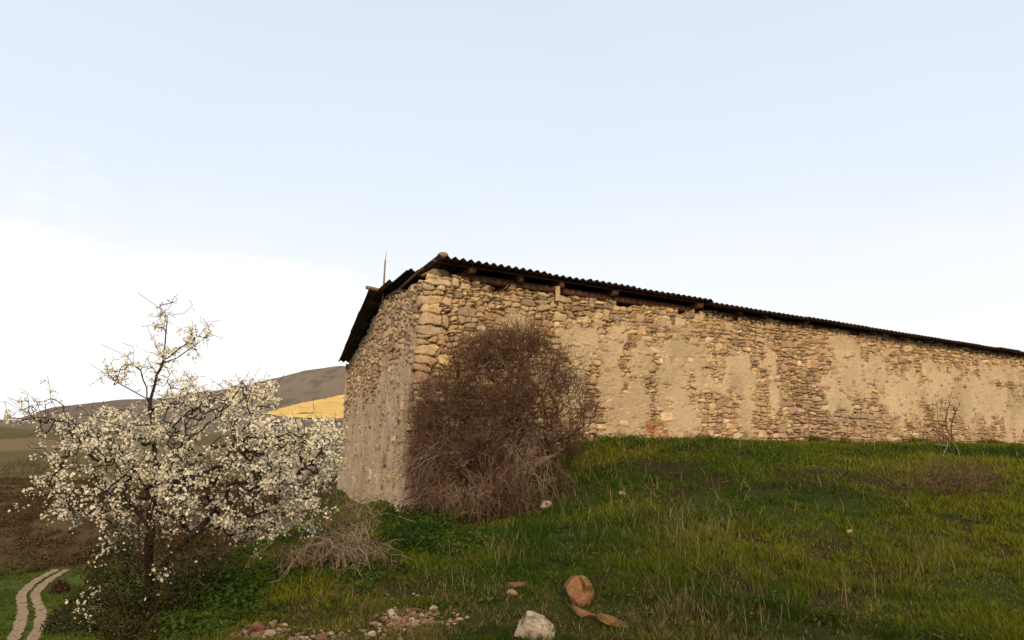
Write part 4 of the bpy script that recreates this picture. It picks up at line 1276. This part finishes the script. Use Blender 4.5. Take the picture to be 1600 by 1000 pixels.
for i in range(26):                                       # darker standing stems behind, against the wall foot
    o0 = at(rng.normal(545, 26), 835, QY + .5); o0[2] = gz(o0[0], o0[1])
    cane(o0, at(rng.normal(548, 28), 800, QY + .5), at(rng.normal(548, 42), rng.uniform(768, 805), QY + .45), 8)
cn, cp_ = np.array(cn), np.array(cp_)
pos, par = spray(cn, cp_, 0, 620, .20, -.15, .75)
pos, par = spray(pos, par, len(cn), 420, .10, -.1, .8)
cnt = counts(par); rad = np.minimum(.0020 * cnt ** .32, .008)
V, Q, ids = branch_mesh(pos, par, rad, 3, 5, .006)
tone = hash2((ids // 12).astype(np.int64), ids * 0, 17)[:, None]
tone = tone ** .9; cc = np.array([.36, .265, .18]) * tone + np.array([.10, .062, .040]) * (1 - tone)
tag(mk('twigs', V, [Q], m_twig, cc, root), kind='stuff')

# ---- thin sapling by the far wall and low dry shrub
b5 = wp3(wall_uv(1468, 690)[0], .3, out=.35); b5[2] = gz(b5[0], b5[1]); SY = b5[1]
lim = [[b5, at(1476, 660, SY), at(1483, 630, SY), at(1487, 612, SY)], [b5, at(1458, 665, SY), at(1450, 635, SY)], [b5, at(1485, 665, SY), at(1500, 630, SY)], [b5, at(1430, 678, SY)], [b5, at(1464, 660, SY), at(1464, 628, SY)], [b5, at(1440, 660, SY)]]
shrub('sapling', 'thin leafless reddish sapling growing at the foot of the long wall', 'sapling', b5, lim, [(1470, 640, 30, 30, 40, .15, 0), (1450, 670, 30, 16, 16, .1, 0)], SY, 4, .1, .4, .0062,
      lambda V, c: np.tile([.13, .06, .036], (len(V), 1)), 20, .08, mat=m_twig, rmax=.018)
b6 = on_ground(1492, 775, 6, 25); DY = b6[1]
lim = [[b6, at(1492 + dx, 775 + dy, DY + dd)] for dx, dy, dd in ((-50, -45, .2), (-20, -60, .3), (25, -55, .2), (55, -30, 0), (-40, -15, -.2), (10, -25, -.3))]
shrub('dry_shrub', 'low dry reddish shrub sprawling in the grass below the sapling', 'shrub', b6, lim, [(1492, 748, 66, 26, 130, .6, 0), (1440, 755, 40, 22, 60, .5, 0), (1535, 755, 40, 22, 60, .5, 0)], DY, 4, .1, .5, .0028,
      lambda V, c: np.array([.105, .068, .032])[None] * (.6 + .8 * vnoise(V[:, 0] * 30, V[:, 2] * 30, 8))[:, None], 700, .09, mat=m_twig, rmax=.0055)
for px0, py0, px1, py1, lb in ((1472, 716, 1482, 698, 'short pale forked stick lying at the foot of the sapling'), (1500, 716, 1486, 698, 'long pale stick leaning in the grass right of the sapling')):
    g_ = Geo(); a_ = on_ground(px0, py0, 6, 30); c_ = on_ground(px1, py1, 6, 30) + np.array([0, 0, .16])
    limb(g_, [a_ + np.array([0, 0, .02]), (a_ + c_) / 2 + np.array([.04, 0, .03]), c_], [.010, .009, .006], 6)
    if px0 < 1480: limb(g_, [(a_ + c_) / 2 + np.array([.04, 0, .03]), (a_ + c_) / 2 + np.array([-.2, 0, .08])], [.009, .006], 5, sub=1)
    tag(g_.build('stick', material('bleached_wood', (.26, .20, .14), n_scale=20, n_amt=.25)), lb, 'stick')
for px0, py0, px1, py1, lb in ((843, 760, 826, 740, 'pale dead stick poking out low on the right of the brown bush'), (802, 784, 826, 790, 'bleached curved stick lying at the foot of the brown bush')):
    g_ = Geo(); a_ = on_ground(px0, py0, 5, 30) + np.array([0, -.1, .05]); c_ = on_ground(px1, py1, 5, 30) + np.array([0, -.25, .10])
    limb(g_, [a_, (a_ + c_) / 2 + np.array([0, 0, .02]), c_], [.009, .008, .006], 6)
    tag(g_.build('stick', D.materials['bleached_wood']), lb, 'stick')

# ------------------------------------------------------------------ scrub on the far slope, bushes in the valley
NS = 9000
a_ = rng.uniform(math.radians(-42), math.radians(-8), NS); r_ = rng.uniform(100, 180, NS)
x, y = r_ * np.sin(a_), r_ * np.cos(a_)
dn = fbm(x * .09, y * .09, 121, 3)
ok = (rng.uniform(0, 1, NS) < sstep(.30, .60, dn)) & (r_ > 100 + 16 * vnoise(x * .10, y * .10, 44)); x, y, dn = x[ok], y[ok], dn[ok]
N = len(x); m_ = 40
rad_ = rng.uniform(.5, 1.3, N)
cen = np.stack([x, y, ground_h(x, y)], 1)
off = rng.normal(size=(N, m_, 3)); off /= np.linalg.norm(off, axis=2, keepdims=True); off *= rng.uniform(.45, 1, (N, m_, 1)); off[:, :, 2] = np.abs(off[:, :, 2]) * .8
Pn = (cen[:, None] + off * rad_[:, None, None]).reshape(-1, 3)
cl = np.array([[.100, .056, .025], [.085, .050, .022], [.095, .068, .024], [.066, .044, .020]])[rng.integers(0, 4, N)] * rng.uniform(.6, 1.25, (N, 1))
V, T_, Cc = leaf_cloud(Pn, rng.uniform(.14, .38, len(Pn)), np.repeat(cl, m_, 0), droop=1)
tag(mk('scrub', V, [T_], material('scrub_twigs', attr=True, rough=.9), Cc), 'brown leafless scrub covering the far slope of the valley', 'scrub', kind='stuff')
def far_bush(px, py, rx, rz, n, col, label):
    p = on_ground(px, py, 20, 200)
    o_ = rng.normal(size=(n, 3)); o_ /= np.linalg.norm(o_, axis=1, keepdims=True); o_ *= rng.uniform(.3, 1, (n, 1)) ** .5; o_[:, 2] = np.abs(o_[:, 2])
    P_ = p + o_ * np.array([rx, rx, rz])
    root = empty('valley_bush', p, label, 'bush')
    V, T_, Cc = leaf_cloud(P_, rng.uniform(.12, .3, n), np.array(col)[None] * rng.uniform(.5, 1.3, (n, 1)), droop=1)
    mk('foliage', V, [T_], D.materials['scrub_twigs'], Cc, root)
    g_ = Geo(); limb(g_, [p - np.array([0, 0, .1]), p + np.array([.05, 0, rz * .7])], [.06, .03], 6, (.05, .03, .02), sub=1)
    g_.build('stem', m_bark, root)
far_bush(93, 926, .95, 1.3, 900, (.075, .035, .022), 'small reddish brown bush beside the dirt track bend')
far_bush(100, 985, 1.6, 2.0, 1400, (.05, .042, .018), 'dark olive bush right of the dirt track at the bottom edge')
far_bush(125, 945, 1.3, 1.5, 1000, (.045, .05, .016), 'green bush behind the left foot of the blossom tree')
far_bush(35, 742, 5.0, 3.6, 1600, (.050, .045, .026), 'dark bush at the top of the scrub slope on the far left')

NM = 46000
a_ = rng.uniform(math.radians(-43), math.radians(-24), NM); r_ = rng.uniform(44, 106, NM)
x, y = r_ * np.sin(a_), r_ * np.cos(a_)
tk = np.vstack(TRACK)
dmin = np.full(NM, 99.0)
for q0 in tk[::2]: dmin = np.minimum(dmin, (x - q0[0]) ** 2 + (y - q0[1]) ** 2)
ok = (dmin > (.34 + .25 * vnoise(x * 2, y * 2, 151)) ** 2) & (fbm(x * .35, y * .35, 153, 3) > .40)
x, y = x[ok], y[ok]; N = len(x)
P = np.stack([x, y, ground_h(x, y) - .02], 1)
hu = fbm(x * .15, y * .15, 155, 3)[:, None]
C = (np.array([.045, .075, .008]) * (1 - hu) + np.array([.115, .120, .016]) * hu) * rng.uniform(.5, 1.3, (N, 1))
V, Q, T_, Cc = blades(P, rng.uniform(.10, .32, N), rng.uniform(.05, .12, N), C, .5, .6)
tag(mk('meadow_grass', V, [Q, T_], m_grass, Cc), 'green meadow grass on the valley floor round the track', 'grass', kind='stuff')
